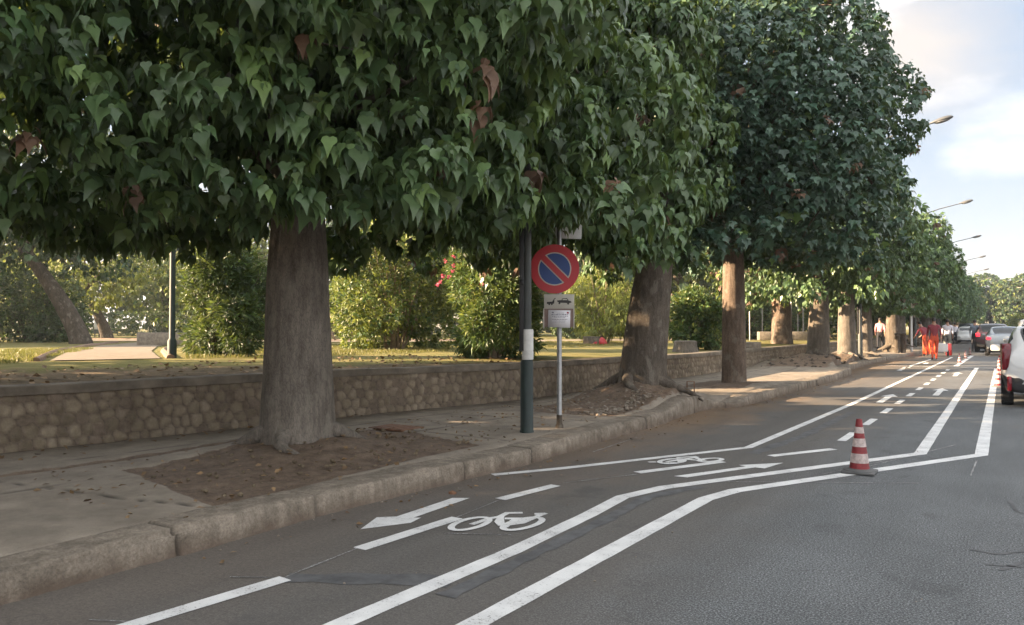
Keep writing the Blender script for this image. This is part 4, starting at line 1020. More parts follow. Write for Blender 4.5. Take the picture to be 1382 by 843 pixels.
g_ = G(535, 577, .17); mb = MB(); mb.box((0, 0, 0), (.55, .42, .02), bev=.004)
for k in range(5): mb.box((-.2 + k * .1, 0, .011), (.03, .34, .008))
o = mb.build('manhole_cover', M['rust']); o.location = (g_.x, g_.y, side_z(g_.x, g_.y) + .0); tag(o, 'square rusty cover set in the pavement right of the nearest trunk', 'manhole cover')
g_ = G(907, 527, .17); t = empty('metal_bracket', (-4.55, 12.95, side_z(-4.55, 12.95)), .3, 'small rusty metal hoop at the foot of the leaning street tree', 'bracket')
mb = MB(); mb.tube([(-.06, 0, -.05), (-.06, 0, .16), (.06, 0, .16), (.06, 0, -.05)], .012, 6); mb.build('hoop', M['rust'], t)
# leaf litter
def litter(name, n, fx, seed, size, label):
    rg = np.random.default_rng(seed); XY = fx(rg, n); z = np.where(XY[:, 0] < kx(XY[:, 1]), side_h(XY[:, 0], XY[:, 1]), 0) + .012
    lw = XY[:, 0] < wx(XY[:, 1]) - .3; z = np.where(lw, interp(XY[:, 1], WH) - .06 + .05 * np.clip((wx(XY[:, 1]) - .18 - XY[:, 0]) / 2, 0, 1), z)
    P_ = np.stack([XY[:, 0], XY[:, 1], z], -1); D = rg.normal(size=(n, 3)); D[:, 2] *= .25; Nn = np.array([[0, 0, 1.0]]) + rg.normal(size=(n, 3)) * .35
    V, Fc = leaves(P_, D, Nn, size * rg.uniform(.5, 1.2, n), tmpl_ovate(.34)); o = np_obj(name, V, Fc, [M['litter']], smooth=False); tag(o, label, 'leaves', kind='stuff')
litter('fallen_leaves', 700, lambda r, n: np.stack([r.uniform(-6.9, -4.5, n), r.uniform(3, 14, n)], -1), 1, .055, 'dry fallen leaves scattered over the pavement and pits')
litter('fallen_leaves', 900, lambda r, n: np.stack([r.uniform(-12, -7.6, n), r.uniform(2, 14, n)], -1), 2, .09, 'fallen leaves on the bare verge behind the wall')
litter('fallen_leaves', 220, lambda r, n: (lambda y: np.stack([kx(y) + np.abs(r.normal(0, .25, n)) + .02, y], -1))(r.uniform(3, 24, n)), 3, .05, 'dry leaves caught in the gutter')
# lawn grass blades
rg = np.random.default_rng(31); n = 60000
yy_ = rg.uniform(5, 34, n); l_ = rg.uniform(.3, 1, n) ** .8 * 16
xx_ = wx(yy_) - l_; keep = (l_ > interp(yy_, [(4, 4.8), (9, 2.6), (14, 1.2), (30, .6)]) * rg.uniform(.6, 1.2, n))
dp = np.abs((xx_ + 13.6) * .50 + (yy_ - 7.9) * .866 ) * 0
pl0 = np.array([-13.6, 7.9]); pdv = np.array([-20.4, 14.6]); pdv = pdv / np.linalg.norm(pdv)
perp = np.abs((xx_ - pl0[0]) * -pdv[1] + (yy_ - pl0[1]) * pdv[0]); keep &= (perp > 1.3)
keep &= fbm(xx_ * .8, yy_ * .8) > -.25
xx_, yy_, l_ = xx_[keep], yy_[keep], l_[keep]; n = len(xx_)
zz_ = interp(yy_, WH) - .09 + .05 * np.clip((l_ - .18) / 2, 0, 1) + .03 * fbm(xx_ * .5, yy_ * .5)
V, Fc = leaves(np.stack([xx_, yy_, zz_], -1), np.stack([rg.normal(0, .4, n), rg.normal(0, .4, n), np.ones(n)], -1), rg.normal(size=(n, 3)), rg.uniform(.04, .11, n), tmpl_ovate(.12))
tag(np_obj('grass', V, Fc, [M['grass']], smooth=False), 'short dry yellow-green grass of the park lawn', 'grass', kind='stuff')

# ------------------------------------------------------------------ traffic cones
def cone(loc, label, rz=0, s=1):
    t = empty('traffic_cone', loc, rz, label, 'traffic cone', 'traffic cones on the road'); t.scale = (s, s, s)
    mb = MB(); n = 4
    mb.box((0, 0, .0125), (.3, .3, .025), bev=.01); mb.lathe([(.15, .018), (.145, .032), (.105, .04), (.1, .045)], 32)
    mb.build('base', M['cone_base'], t)
    mb = MB(); prof = []; H_ = .50; seg = 32
    bands = [(.04, .1, 0), (.1, .19, 1), (.19, .255, 0), (.255, .335, 1), (.335, .385, 0), (.385, .445, 1), (.445, .515, 0)]
    rr = lambda z: .093 - (z - .04) * (.093 - .026) / .475
    for z0_, z1_, mi in bands:
        vs = []; 
        for z in (z0_, z1_):
            for k in range(seg): a = 2 * pi * k / seg; r_ = rr(z) + (.0012 if mi else 0); vs.append((r_ * cos(a), r_ * sin(a), z))
        mb.add(vs, [(k, (k + 1) % seg, seg + (k + 1) % seg, seg + k) for k in range(seg)], mi)
    a_ = [(.026, .515), (.024, .52), (.016, .521), (.014, .5)]
    mb.lathe(a_, seg)
    mb.build('cone_body', [M['cone_red'], M['cone_white']], t, angle=60)
    return t
g_ = G(1160, 638); cone((g_.x, g_.y, .004), 'large worn red and white traffic cone standing on the buffer line, nearest the camera')
for i, (px, py, lab) in enumerate([(1295, 489.5, 'small far traffic cone, nearest of the three beside the workers'), (1303, 484, 'middle one of the three far traffic cones beside the workers'), (1309, 479, 'furthest of the three far traffic cones beside the workers'),
                                   (1342, 522, 'traffic cone standing at the rear left corner of the white hatchback'), (1344, 508, 'traffic cone half hidden left of the white hatchback'), (1344, 497, 'furthest traffic cone left of the white hatchback')]):
    g_ = G(px + (5 if i > 2 else 0), py); cone((g_.x, g_.y, .0), lab, i, .72 if i < 3 else .85)

# ------------------------------------------------------------------ cars
def make_car(name, loc, rz, label, paint_m, kind='hatch', L=3.7, W=1.66, Hh=1.48, rear=True, brake=False, group='cars on the road', detail=True):
    """nose towards +Y, tail at y=0"""
    t = empty(name, loc, rz, label, 'car', group)
    hw = W / 2
    if kind == 'hatch':
        S = [ # y, zb, zs(belt), zr(roof), w, wr
            (0.0, .34, .70, .70, .78, .78), (.03, .26, .90, .92, .93, .86), (.10, .24, .99, 1.03, .975, .84), (.30, .24, 1.0, 1.34, .99, .76), (.42, .22, .99, 1.45, 1.0, .72), (.8, .2, .97, 1.485, 1.0, .73),
            (1.3, .2, .95, Hh + .01, 1.0, .74), (1.9, .2, .94, 1.475, 1.0, .745), (2.25, .2, .93, 1.40, 1.0, .76), (2.6, .2, .93, 1.14, .99, .8), (2.85, .2, .925, .97, .98, .84), (3.3, .2, .82, .85, .95, .82), (L - .12, .22, .66, .68, .86, .74), (L, .3, .5, .52, .72, .6)]
    elif kind == 'sedan':
        L = 4.3
        S = [(0.0, .36, .7, .7, .8, .78), (.04, .28, .92, .94, .92, .86), (.12, .26, 1.0, 1.03, .97, .84), (.55, .24, 1.01, 1.06, .99, .8), (.85, .22, 1.0, 1.28, 1.0, .74), (1.15, .2, .98, 1.42, 1.0, .72), (1.7, .2, .96, 1.46, 1.0, .73),
             (2.3, .2, .94, 1.44, 1.0, .74), (2.7, .2, .93, 1.33, 1.0, .76), (3.05, .2, .93, 1.05, .99, .8), (3.25, .2, .92, .95, .98, .84), (3.8, .2, .82, .84, .95, .82), (L - .12, .22, .66, .68, .86, .74), (L, .3, .5, .52, .72, .6)]
    else:
        L = 4.2
        S = [(0.0, .4, .8, .8, .82, .8), (.03, .3, 1.0, 1.02, .94, .86), (.1, .28, 1.06, 1.12, .98, .84), (.22, .26, 1.06, 1.48, .99, .78), (.32, .26, 1.05, 1.6, 1.0, .76), (.8, .24, 1.03, 1.64, 1.0, .77), (1.5, .22, 1.02, 1.65, 1.0, .77),
             (2.1, .22, 1.0, 1.62, 1.0, .78), (2.45, .22, .99, 1.52, 1.0, .79), (2.8, .22, .99, 1.2, .99, .82), (3.0, .22, .98, 1.02, .98, .84), (3.6, .22, .9, .93, .95, .82), (L - .12, .24, .74, .76, .86, .76), (L, .32, .55, .57, .74, .66)]
    scale_z = Hh / max(s[3] for s in S)
    secs = []
    for (y, zb, zs, zr, w, wr) in S:
        zs *= scale_z if zs > .6 else 1; zr *= scale_z if zr > .6 else 1
        w *= hw; wr *= hw; zm = zb + (zs - zb) * .45; cab = zr - zs > .08
        half = [(0, zb), (w * .72, zb), (w * .93, zb + .05), (w * .995, zm), (w * .985, zs - .1), (w * .945, zs - .005)]
        if cab: half += [(w * .93, zs + .02), (wr + (w * .93 - wr) * .12, zr - (zr - zs) * .16), (wr * .9, zr - .035), (wr * .5, zr - .004), (0, zr)]
        else: half += [(wr * .97, zs), (wr * .8, zs + (zr - zs) * .5), (wr * .6, zr - .01), (wr * .35, zr), (0, zr)]
        ring = [(-x, z) for x, z in half[::-1]][0:] ; full = half + [(-x, z) for x, z in half[-2:0:-1]]
        secs.append([(x, y, z) for x, z in full])
    n = len(secs[0]); bm = bmesh.new(); vv = [[bm.verts.new(p) for p in s] for s in secs]
    nh = 11
    cab = [s[3] - s[2] > .2 for s in S]
    for i in range(len(secs) - 1):
        for k in range(n):
            f = bm.faces.new((vv[i][k], vv[i][(k + 1) % n], vv[i + 1][(k + 1) % n], vv[i + 1][k]))
            kk = k if k < 10 else n - 1 - k; zavg = sum(v.co.z for v in f.verts) / 4; yv = S[i][0]
            mi = 0
            if kk == 6 and cab[i] and cab[i + 1]: mi = 1 if (abs((S[i][0] + S[i + 1][0]) / 2 - (1.55 if kind != 'sedan' else 2.0)) > .12) else 0
            rise = S[i + 1][3] - S[i][3]; run = S[i + 1][0] - S[i][0]
            if kk >= 8 and abs(rise) / run > .45 and max(S[i][3], S[i + 1][3]) > 1.12 and S[i][0] > .05: mi = 1
            if kk <= 1: mi = 2
            if kk == 2 and S[i][0] < .3 and kind != 'sedan': mi = 2
            f.material_index = mi
    bm.faces.new(vv[0][::-1]).material_index = 0; bm.faces.new(vv[-1]).material_index = 0
    bmesh.ops.recalc_face_normals(bm, faces=bm.faces)
    me = bpy.data.meshes.new('car'); bm.to_mesh(me); bm.free()
    tmp = bpy.data.objects.new('tmp', me); COL.objects.link(tmp); md = tmp.modifiers.new('s', 'SUBSURF'); md.levels = 2
    dg = bpy.context.evaluated_depsgraph_get(); ev = tmp.evaluated_get(dg); me2 = bpy.data.meshes.new_from_object(ev); bpy.data.objects.remove(tmp)
    for mi, (nm, mt) in enumerate((('body', paint_m), ('window', M['glass']), ('bumper', M['trim']))):
        b2 = bmesh.new(); b2.from_mesh(me2); bmesh.ops.delete(b2, geom=[f for f in b2.faces if f.material_index != mi], context='FACES')
        for f in b2.faces: f.material_index = 0; f.smooth = True
        groups_ = [list(b2.faces)]
        if nm == 'window':      # every pane is a part of its own
            groups_, seen = [], set()
            for f0 in b2.faces:
                if f0 in seen: continue
                st_, isl = [f0], []; seen.add(f0)
                while st_:
                    f_ = st_.pop(); isl.append(f_)
                    for e_ in f_.edges:
                        for g_ in e_.link_faces:
                            if g_ not in seen: seen.add(g_); st_.append(g_)
                groups_.append(isl)
        for isl in groups_:
            if not isl: continue
            vm = {}; vs_ = []; fs_ = []
            for f_ in isl:
                row = []
                for v_ in f_.verts:
                    if v_ not in vm: vm[v_] = len(vs_); vs_.append(tuple(v_.co))
                    row.append(vm[v_])
                fs_.append(row)
            m3 = bpy.data.meshes.new(nm); m3.from_pydata(vs_, [], fs_); m3.materials.append(mt); m3.polygons.foreach_set('use_smooth', [True] * len(fs_)); link(bpy.data.objects.new(nm, m3), t)
        b2.free()
    # wheels in dark arches
    wr_ = .29 * (1.1 if kind == 'suv' else 1)
    for y_ in (.62, L - .72):
        for s_ in (-1, 1):
            mb = MB(); seg = 28
            prof = [(wr_ * .6, -.09), (wr_ * .92, -.095), (wr_, -.07), (wr_, .07), (wr_ * .92, .095), (wr_ * .6, .09)]
            vs = [((hw - .1) * s_ + a * s_, y_ + r_ * cos(2 * pi * k / seg), wr_ + r_ * sin(2 * pi * k / seg)) for r_, a in prof for k in range(seg)]
            fs = [(i * seg + k, i * seg + (k + 1) % seg, (i + 1) * seg + (k + 1) % seg, (i + 1) * seg + k) for i in range(5) for k in range(seg)] + [tuple(range(seg)), tuple(5 * seg + k for k in range(seg))]
            mb.add(vs, fs); wh = mb.build('wheel', M['tyre'], t)
            mb = MB(); xs_ = (hw - .003) * s_
            for k in range(5):
                a = 2 * pi * k / 5; pp_ = [(xs_, y_ + r_ * cos(a + d_), wr_ + r_ * sin(a + d_)) for r_, d_ in ((.03, -.6), (wr_ * .58, -.2), (wr_ * .58, .2), (.03, .6))]
                mb.add(pp_, [(0, 1, 2, 3)])
            mb.build('rim', M['rim'], wh, smooth=False)
            mb = MB(); seg = 24; ra = wr_ * 1.17
            ysc = [(y_ + ra * cos(a), wr_ + .01 + ra * sin(a)) for a in np.linspace(-.25, pi + .25, seg)]
            mb.add([((hw * 1.0 + .002) * s_, a, b) for a, b in ysc] + [((hw * .8) * s_, a, b) for a, b in ysc], [tuple(range(seg))]); mb.build('wheel_arch', M['black'], t, smooth=False)
    # lights
    if kind == 'hatch':
        tl = [(.60, .12), (.80, .10), (.98, .06), (1.02, .1), (1.0, .13)]
        for s_ in (-1, 1):
            mb = MB()
            # upright lamp wrapping the rear corner beside the hatch window
            prof_ = [(.66, .90, .06), (.72, .86, .12), (.82, .84, .14), (.92, .82, .14), (1.02, .80, .12), (1.12, .80, .06)]
            vs = []
            for z, xin, ydp in prof_:
                f_ = (z - .72) / .5; sl = max(0, (z - .98)) * .75
                vs += [(hw * xin * s_, .012 + sl, z), (hw * .955 * s_, .05 + sl, z), (hw * .985 * s_, .10 + sl + ydp, z)]
            fs = [(3 * i + j, 3 * i + j + 1, 3 * i + j + 4, 3 * i + j + 3) for i in range(len(prof_) - 1) for j in (0, 1)]
            mb.add(vs, fs); o = mb.build('tail_light', M['lens_red'], t); sm = o.modifiers.new('th', 'SOLIDIFY'); sm.thickness = .03; sm.offset = 0
            mb = MB(); mb.box((s_ * hw * .84, .0, .42), (.07, .05, .26), bev=.02); mb.build('reflector', M['lens_red'], t)
        mb = MB(); mb.box((0, -.012, .66), (.5, .02, .11), bev=.004); mb.build('number_plate', M['plate'], t)
        mb = MB(); mb.box((0, .36, Hh - .03), (1.0, .22, .03), rot=Matrix.Rotation(-.12, 3, 'X'), bev=.01); mb.build('roof_spoiler', paint_m, t)
        mb = MB(); mb.tube([(.0, .08, 1.02), (-.3, .16, 1.16)], .012, 6); mb.build('wiper', M['black'], t)
    else:
        for s_ in (-1, 1):
            mb = MB(); mb.box((s_ * hw * .8, .03, .86 if kind == 'sedan' else .98), (.2, .1, .13 if kind == 'sedan' else .2), bev=.03); mb.build('tail_light', M['brake'] if brake else M['lens_dim'], t)
        mb = MB(); mb.box((0, -.01, .72), (.5, .02, .11), bev=.004); mb.build('number_plate', M['plate'], t)
    for s_ in (-1, 1):
        mb = MB(); mb.box((s_ * hw * .68, L - .1, .6), (.34, .14, .14), bev=.04, rot=Matrix.Rotation(-.35 * s_, 3, 'Z')); mb.build('headlight', M['headlit'], t)
        mb = MB(); mb.box((s_ * (hw + .09), L - 1.35, 1.0), (.17, .1, .13), bev=.03); mb.build('mirror', paint_m, t)
    return t
make_car('parked_car', (.78, 16.3, 0), 0, 'white hatchback cut by the right edge of the photo, with dark red tail lamps', M['white_car'], 'hatch', brake=False)
make_car('car', (.08, 44.5, 0), 0, 'silver saloon seen from behind with its brake lamps lit', M['silver_car'], 'sedan', 4.3, 1.74, 1.46, brake=True)
make_car('car', (-.5, 50.5, 0), 0, 'dark red car ahead of the silver saloon, left brake lamp lit', M['red_car'], 'suv', 4.2, 1.76, 1.62, brake=True)
make_car('car', (1.05, 25.5, 0), 0, 'dark grey tall car just ahead of the white hatchback', M['grey_car'], 'suv', 4.2, 1.76, 1.68)
make_car('car', (-.75, 58, 0), 0, 'black car further up the queue, beyond the dark red one', M['black_car'], 'sedan', 4.3, 1.72, 1.44)
make_car('car', (-1.0, 66, 0), 0, 'pale car at the head of the visible queue', M['white_car'], 'hatch', 3.7, 1.66, 1.5)
g_ = G(1302, 465); make_car('parked_car', (-2.6, 80, 0), pi, 'white car facing the camera, parked at the end of the row of workers', M['white_car'], 'sedan', 4.3, 1.74, 1.5, group='cars parked in the distance')
make_car('parked_car', (-2.9, 88, 0), pi, 'dark van-like car parked behind the white car that faces the camera', M['black_car'], 'suv', 4.2, 1.8, 1.8, group='cars parked in the distance')
make_car('parked_car', (-4.2, 84, .0), pi, 'dark parked car half on the kerb left of the white facing car', M['black_car'], 'sedan', 4.2, 1.75, 1.45, group='cars parked in the distance')

# ------------------------------------------------------------------ people
def person(loc, rz, label, shirt, trous, pose='stand', h=1.72, bend=0.0, seed=0, sleeve_long=True, group=None):
    s = h / 1.75
    J = {}
    def hip(side): return Vector((side * .095, 0, .93))
    b = bend
    chest = Vector((0, sin(b) * .42, .95 + cos(b) * .42)); neck = Vector((0, sin(b) * .58, .95 + cos(b) * .56)); head0 = neck + Vector((0, sin(b) * .1 + .01, cos(b) * .10)); headc = head0 + Vector((0, sin(b) * .11, .11)); top = headc + Vector((0, -.01, .095))
    pts = []; ed = []; rad = []; reg = []
    def v(p, r, g_): pts.append(Vector(p)); rad.append(r); reg.append(g_); return len(pts) - 1
    def e(a, b_): ed.append((a, b_))
    pel = v((0, 0, .95), (.155, .115), 'trouser'); wst = v((0, sin(b) * .18, .95 + cos(b) * .18), (.135, .1), 'shirt'); ch = v(chest, (.165, .115), 'shirt'); nk = v(neck, (.058, .058), 'skin')
    h0 = v(head0 + Vector((0, .0, .0)), (.062, .07), 'skin'); h1 = v(headc, (.078, .098), 'head'); h2 = v(top, (.06, .075), 'hair')
    for a_, b_ in ((pel, wst), (wst, ch), (ch, nk), (nk, h0), (h0, h1), (h1, h2)): e(a_, b_)
    nose = v(headc + Vector((0, .118, -.02)), (.014, .014), 'skin'); e(h1, nose)
    for sd in (-1, 1):
        ear = v(headc + Vector((sd * .088, 0, -.01)), (.014, .02), 'skin'); e(h1, ear)
        sw_ = {'walk': .16 * sd, 'stand': .02 * sd, 'bend': .08 * sd}[pose]
        hp = v((sd * .1, 0, .88), (.092, .1), 'trouser'); kn = v((sd * .11, sw_ * .7 + .03, .5), (.062, .066), 'trouser'); an = v((sd * .11, sw_ * 1.4 - (.02 if sw_ >= 0 else .12), .10 if sw_ >= 0 else .15), (.045, .048), 'trouser')
        ft = v((sd * .12, sw_ * 1.4 + .05 - (0 if sw_ >= 0 else .1), .045), (.042, .036), 'shoe'); to = v((sd * .125, sw_ * 1.4 + .17 - (0 if sw_ >= 0 else .1), .035), (.036, .026), 'shoe')
        for a_, b_ in ((pel, hp), (hp, kn), (kn, an), (an, ft), (ft, to)): e(a_, b_)
        shp = chest + Vector((sd * .19, 0, .05)); sh = v(shp, (.062, .062), 'shirt')
        asw = -sw_
        if pose == 'bend': el_p = shp + Vector((sd * .04, .12, -.25)); ha_p = el_p + Vector((-sd * .06, .2, -.16))
        else: el_p = shp + Vector((sd * .05, asw * .5 - .02, -.28)); ha_p = el_p + Vector((0, asw * .7 + .08, -.24))
        el = v(el_p, (.042, .042), 'shirt' if sleeve_long else 'skin'); wr2 = v(ha_p, (.027, .023), 'skin'); d = (ha_p - el_p).normalized()
        pm = v(ha_p + d * .06, (.034, .018), 'skin')
        for a_, b_ in ((ch, sh), (sh, el), (el, wr2), (wr2, pm)): e(a_, b_)
        for k in range(4):
            q = ha_p + d * .1 + Vector((0, (k - 1.5) * .02, 0)); f1 = v(q, (.0095, .0095), 'skin'); f2 = v(q + d * (.055 - .006 * abs(k - 1.2)) + Vector((-sd * .015, 0, 0)), (.008, .008), 'skin'); e(pm, f1); e(f1, f2)
        th = v(ha_p + d * .04 + Vector((0, .045, 0)), (.011, .011), 'skin'); th2 = v(ha_p + d * .08 + Vector((0, .06, 0)), (.009, .009), 'skin'); e(pm, th); e(th, th2)
    me = bpy.data.meshes.new('p'); me.from_pydata([p * s for p in pts], ed, []); o = bpy.data.objects.new('p', me); COL.objects.link(o)
    md = o.modifiers.new('skin', 'SKIN'); md.use_smooth_shade = True
    sv = me.skin_vertices[0].data
    for i, r in enumerate(rad): sv[i].radius = (r[0] * s, r[1] * s); sv[i].use_root = (i == 0)
    o.modifiers.new('sub', 'SUBSURF').levels = 1
    dg = bpy.context.evaluated_depsgraph_get(); m2 = bpy.data.meshes.new_from_object(o.evaluated_get(dg)); bpy.data.objects.remove(o)
    mats = [M['skin'], M['hair'], shirt, trous, M['shoe']]; m2.materials.clear()
    for m_ in mats: m2.materials.append(m_)
    key = {'skin': 0, 'hair': 1, 'shirt': 2, 'trouser': 3, 'shoe': 4, 'head': 0}; PA = np.array([list(p * s) for p in pts])
    segs = [(np.array(pts[a_] * s), np.array(pts[b_] * s), a_, b_) for a_, b_ in ed]
    for f in m2.polygons:
        c_ = np.array(f.center); best = (9, None)
        for A_, B_, ia, ib in segs:
            ab = B_ - A_; tt = min(1, max(0, np.dot(c_ - A_, ab) / max(1e-9, np.dot(ab, ab)))); dd = np.linalg.norm(c_ - A_ - ab * tt) - .6 * (rad[ia][0] * (1 - tt) + rad[ib][0] * tt)
            if dd < best[0]: best = (dd, (reg[ib] if tt > .5 or reg[ia] in ('trouser',) and reg[ib] in ('trouser',) else reg[ia]))
        g_ = best[1]
        if g_ in ('head', 'hair', 'skin') and c_[2] > (headc.z - .06) * s and (c_[1] < (headc.y + .02) * s or c_[2] > (headc.z + .06) * s): g_ = 'hair'
        f.material_index = key[g_]; f.use_smooth = True
    m2.name = 'person'; o = link(bpy.data.objects.new('person', m2)); o.location = loc; o.rotation_euler.z = rz
    return tag(o, label, 'person', group)
def cloth(n, c): return simple(n, c, .85, var=.1, scale=20, bmp=.2)
c_red, c_or, c_wh, c_gr, c_bg, c_dk, c_pk = cloth('red_shirt', (.2, .03, .045)), cloth('orange_trousers', (.55, .075, .03)), cloth('white_shirt', (.62, .6, .66)), cloth('grey_trousers', (.2, .2, .18)), cloth('blue_grey_shirt', (.13, .16, .2)), cloth('dark_trousers', (.02, .02, .025)), cloth('pink_shirt', (.6, .3, .32))
w1 = G(1261, 486); person((w1.x, w1.y, .02), .2, 'road worker in red shirt and bright orange trousers walking on the bike lane', c_red, c_or, 'walk', 1.76)
w2 = G(1251, 482); person((w2.x - .1, w2.y + 1.0, .02), .9, 'stooping road worker in red shirt and orange trousers at the kerb', c_red, c_or, 'bend', 1.7, bend=.5)
w3 = G(1279, 478); person((w3.x, w3.y, .02), .1, 'man in white shirt and grey trousers standing beside the paint machine', c_wh, c_gr, 'stand', 1.76)
w4 = G(1316, 475); person((w4.x, w4.y, .02), .0, 'man in blue-grey shirt and dark trousers walking up the road near the cars', c_bg, c_dk, 'walk', 1.76)
w5 = G(1188, 472.5, .17); person((w5.x, w5.y, .17), .1, 'person in pink shirt and dark trousers walking on the pavement between trunks', c_pk, c_dk, 'walk', 1.7)
w6 = G(1291, 466); person((-3.4, 74, .02), .2, 'far person in white shirt standing left of the facing white car', c_wh, c_dk, 'stand', 1.7)
# paint machine with wheels + red canister + orange netting
g_ = G(1271, 480.5)
t = empty('line_marking_machine', (g_.x, g_.y, 0), .1, 'white wheeled line-painting machine between the red worker and the white-shirted man', 'machine')
mb = MB(); mb.box((0, 0, .42), (.5, .8, .4), bev=.04); mb.build('tank', M['house'], t)
mb = MB(); mb.tube([(-.2, -.4, .6), (-.2, -.8, .98), (.2, -.8, .98), (.2, -.4, .6)], .02, 8); mb.build('handle', M['black'], t)
for s_ in (-1, 1):
    for y_ in (-.3, .35):
        mb = MB(); mb.lathe([(.05, -.03), (.15, -.03), (.15, .03), (.05, .03)], 16); o = mb.build('wheel', M['tyre'], t); o.rotation_euler = (0, pi / 2, 0); o.location = (s_ * .26, y_, .15)
g_ = G(1276, 480); o = rbox('fuel_canister', (g_.x + .12, g_.y + .5, 0), (.26, .2, .6), 'lens_dim', 'tall red canister standing between the paint machine and the white-shirted man', 'canister', None, .2, .04)
mb = MB(); V_ = []
t = empty('orange_barrier', (w2.x - .05, w2.y + 2.0, 0), -.2, 'orange plastic mesh barrier on two stakes beside the two red workers', 'barrier')
for k in range(13):
    x = -.28 + k * .56 / 12; yv = .06 * sin(k * 1.3)
    for z in (.1, .72): V_.append((x, yv * (1 if z < .5 else .6), z + .02 * sin(k)))
mb.add(V_, [(2 * k, 2 * k + 2, 2 * k + 3, 2 * k + 1) for k in range(12)]); o = mb.build('net', M['orange'], t); sm = o.modifiers.new('th', 'SOLIDIFY'); sm.thickness = .012
for s_ in (-.29, .29):
    mb = MB(); mb.lathe([(.015, 0), (.015, .8)], 8, c=(s_, 0, 0)); mb.build('stake', M['rust'], t)
# bus stop poles, bins
for i, (px, hh, lab) in enumerate([(1238, 2.6, 'white bus stop pole, leftmost of the three near the workers'), (1246, 2.4, 'pale pole in the middle of three beside the orange barrier'), (1252, 2.6, 'white pole nearest the red-shirted worker')]):
    g_ = G(px, 474.5, .17); t = empty('bus_stop_pole', (min(g_.x, -3.95), g_.y, .17), 0, lab, 'pole', 'white poles by the bus stop')
    mb = MB(); mb.lathe([(.045, 0), (.045, hh), (.02, hh + .02)], 10); mb.build('post', M['sign_back'], t)
    if i != 1: mb = MB(); mb.box((.02, -.03, hh - .25), (.35, .03, .4), bev=.01); mb.build('flag_panel', M['house'], t)
for i, px in enumerate((1211, 1219)):
    g_ = G(px, 476, .17); mb = MB(); mb.lathe([(.11, 0), (.12, .05), (.12, .85), (.135, .87), (.135, .93), (.03, .98)], 16)
    o = mb.build('litter_bin', M['bark_dark']); o.location = (g_.x, g_.y, .17); tag(o, ['brown litter bin on the pavement, the left one of the pair', 'brown litter bin on the pavement, right one of the pair'][i], 'litter bin', 'brown litter bins')
# low bush at far right, hills and building
shrub('bush', 0, 0, 3.4, 2.4, 'small pale yellow-green bush beyond the queue of cars', [oy, oo], (.7, .3), 900, 6, .3, OV, 190, loc=Vector((2.0, 140, 0)))
bpy.data.objects[-1] if False else None
# hills
hx = np.linspace(-700, 900, 120); hy = np.linspace(420, 1300, 50); X, Y = np.meshgrid(hx, hy)
Z = (np.clip((Y - 440) / 500, 0, 1) ** .8) * (38 + 26 * fbm(X * .004, Y * .004)) * (1 - .0 * X) - 1
tag(np_obj('hills', np.stack([X, Y, Z], -1).reshape(-1, 3), grid_faces(50, 120), [simple('dry_hill', (.2, .17, .1), .95, var=.3, scale=.02)]), kind='structure')
t = empty('apartment_block', (22, 380, 0), .1, 'pinkish apartment block on the rise at the far right end of the road', 'building')
mb = MB(); mb.box((0, 0, 9.5), (34, 14, 19)); mb.build('wall', M['house_tan'], t, smooth=False)
mb = MB(); mb.box((0, 0, 19.4), (35, 15, .8)); rf_ = mb.build('roof', M['house'], t, smooth=False)
mb = MB(); mb.box((-9, 0, 20.7), (5, 4, 1.8)); mb.build('roof_hut', M['house'], rf_, smooth=False)
for f_ in range(6):
    for k in range(9):
        mb = MB(); mb.box((-14 + k * 3.5, -7.05, 2.4 + f_ * 3), (1.5, .2, 1.6)); mb.build('window', M['window'], t, smooth=False)

# ------------------------------------------------------------------ haze
HAZE = 0.0006
if HAZE:
    mb = MB(); mb.box((0, 600, 35), (2600, 1500, 74)); hz = mb.build('haze', M['earth'], smooth=False)
    hm = bpy.data.materials.new('haze'); hm.use_nodes = True; nt = hm.node_tree; nt.nodes.clear()
    out = nt.nodes.new('ShaderNodeOutputMaterial'); pv = nt.nodes.new('ShaderNodeVolumePrincipled')
    pv.inputs['Color'].default_value = (.86, .92, 1, 1); pv.inputs['Density'].default_value = HAZE; pv.inputs['Anisotropy'].default_value = .3
    nt.links.new(pv.outputs[0], out.inputs['Volume']); hz.data.materials.clear(); hz.data.materials.append(hm)
    tag(hz, kind='stuff')

# ------------------------------------------------------------------ light, sky, camera
EL = radians(18); SUN = Vector((-.85, -.53, 0)).normalized() * cos(EL) + Vector((0, 0, sin(EL)))
sl = bpy.data.lights.new('sun', 'SUN'); sl.energy = 5.0; sl.angle = radians(.5); sl.color = (1, .74, .48)
so_ = link(bpy.data.objects.new('sun', sl)); so_.rotation_euler = SUN.to_track_quat('Z', 'Y').to_euler(); so_.location = (-20, -10, 30)
w = bpy.data.worlds.new('World'); SC.world = w; w.use_nodes = True; nt = w.node_tree; bg = nt.nodes['Background']
sky = nt.nodes.new('ShaderNodeTexSky'); sky.sky_type = 'NISHITA'; sky.sun_disc = False; sky.sun_elevation = EL; sky.sun_rotation = atan2(SUN.x, SUN.y) % (2 * pi)
sky.air_density = 1.0; sky.dust_density = 1.0; sky.ozone_density = 1.2
tc = N(nt, 'ShaderNodeTexCoord').outputs['Generated']
nz = noise(nt, 3.2, 7, .55, coord=tc, stretch=(1, 1, 2.4))
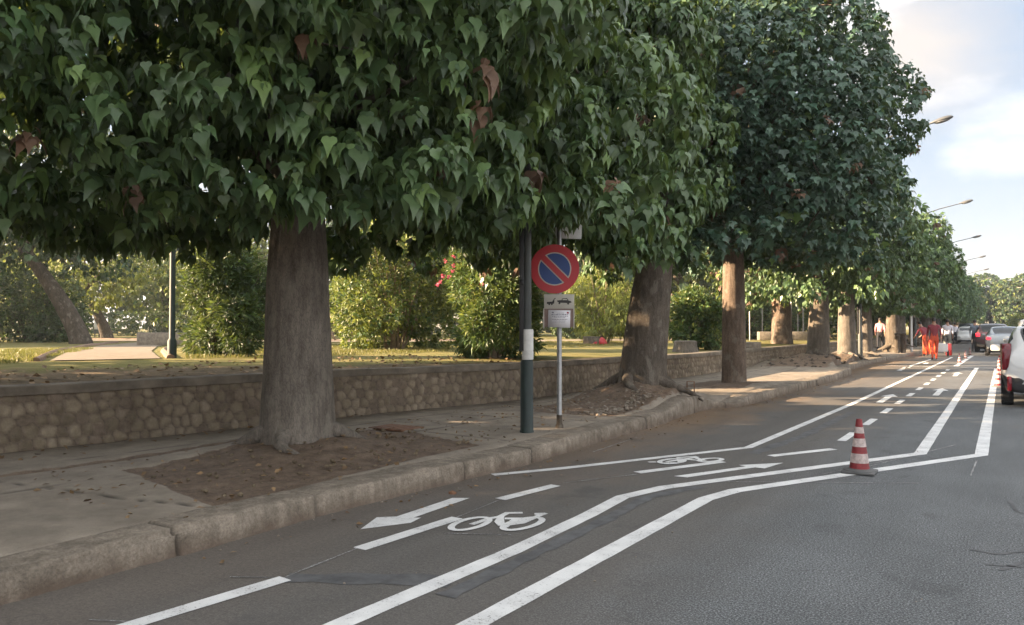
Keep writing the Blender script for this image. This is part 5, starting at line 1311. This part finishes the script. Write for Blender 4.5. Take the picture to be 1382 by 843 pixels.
# thin soft cloud over the road ahead, added unseen brighter cloud overhead and behind the camera to lift the shade
def dirpx(px, py):
    return Vector((((px - CX) / F) * cos(YAW) - sin(YAW), ((px - CX) / F) * sin(YAW) + cos(YAW), (HY - py) / F)).normalized()
def near_dir(d, r):
    dt = N(nt, 'ShaderNodeVectorMath'); dt.operation = 'DISTANCE'
    mp = N(nt, 'ShaderNodeMapping'); mp.inputs['Scale'].default_value = (1, 1, 1.5); nt.links.new(tc, mp.inputs[0]); nt.links.new(mp.outputs[0], dt.inputs[0]); dt.inputs[1].default_value = (d.x, d.y, d.z * 1.5)
    return ramp(nt, dt.outputs['Value'], [(0.0, g3(1)), (r, g3(0))])
near = near_dir(dirpx(1225, 60), .17)
wisp = ramp(nt, math_(nt, 'ADD', math_(nt, 'MULTIPLY', nz, .8), math_(nt, 'MULTIPLY', near, .45)), [(.5, g3(0)), (.82, g3(.9))])
sk = mix(nt, .82, sky.outputs[0], (1.2, 1.55, 2.05))
c0 = mix(nt, wisp, sk, (2.65, 2.45, 2.3))
ahead = N(nt, 'ShaderNodeVectorMath'); ahead.operation = 'DOT_PRODUCT'; nt.links.new(tc, ahead.inputs[0]); fw_ = Vector((-sin(YAW), cos(YAW), -.25)).normalized(); ahead.inputs[1].default_value = fw_
open_ = math_(nt, 'SUBTRACT', 1.0, ahead.outputs['Value'])
sky_fill = ramp(nt, math_(nt, 'ADD', math_(nt, 'MULTIPLY', open_, .55), math_(nt, 'MULTIPLY', nz, .5)), [(.42, g3(0)), (.6, g3(.9))])
cm = mix(nt, sky_fill, c0, (5.5, 5.6, 5.75))
nt.links.new(cm, bg.inputs[0]); bg.inputs[1].default_value = .05

cam = bpy.data.cameras.new('camera'); co = link(bpy.data.objects.new('camera', cam)); SC.camera = co
co.location = (0, 0, EYE); co.rotation_euler = (pi / 2 + PITCH, 0, YAW)
cam.sensor_width = 36; cam.lens = 36 * F / 1382; cam.clip_end = 6000; cam.clip_start = .05

SC.view_settings.view_transform = 'Standard'; SC.view_settings.look = 'None'; SC.view_settings.gamma = 1; SC.view_settings.exposure = 2.82
SC.render.engine = 'CYCLES'; cy = SC.cycles
cy.max_bounces = 6; cy.diffuse_bounces = 3; cy.glossy_bounces = 2; cy.transmission_bounces = 3; cy.volume_bounces = 0; cy.transparent_max_bounces = 4
cy.use_denoising = True; cy.use_adaptive_sampling = True; cy.adaptive_threshold = .02; cy.caustics_reflective = False; cy.caustics_refractive = False
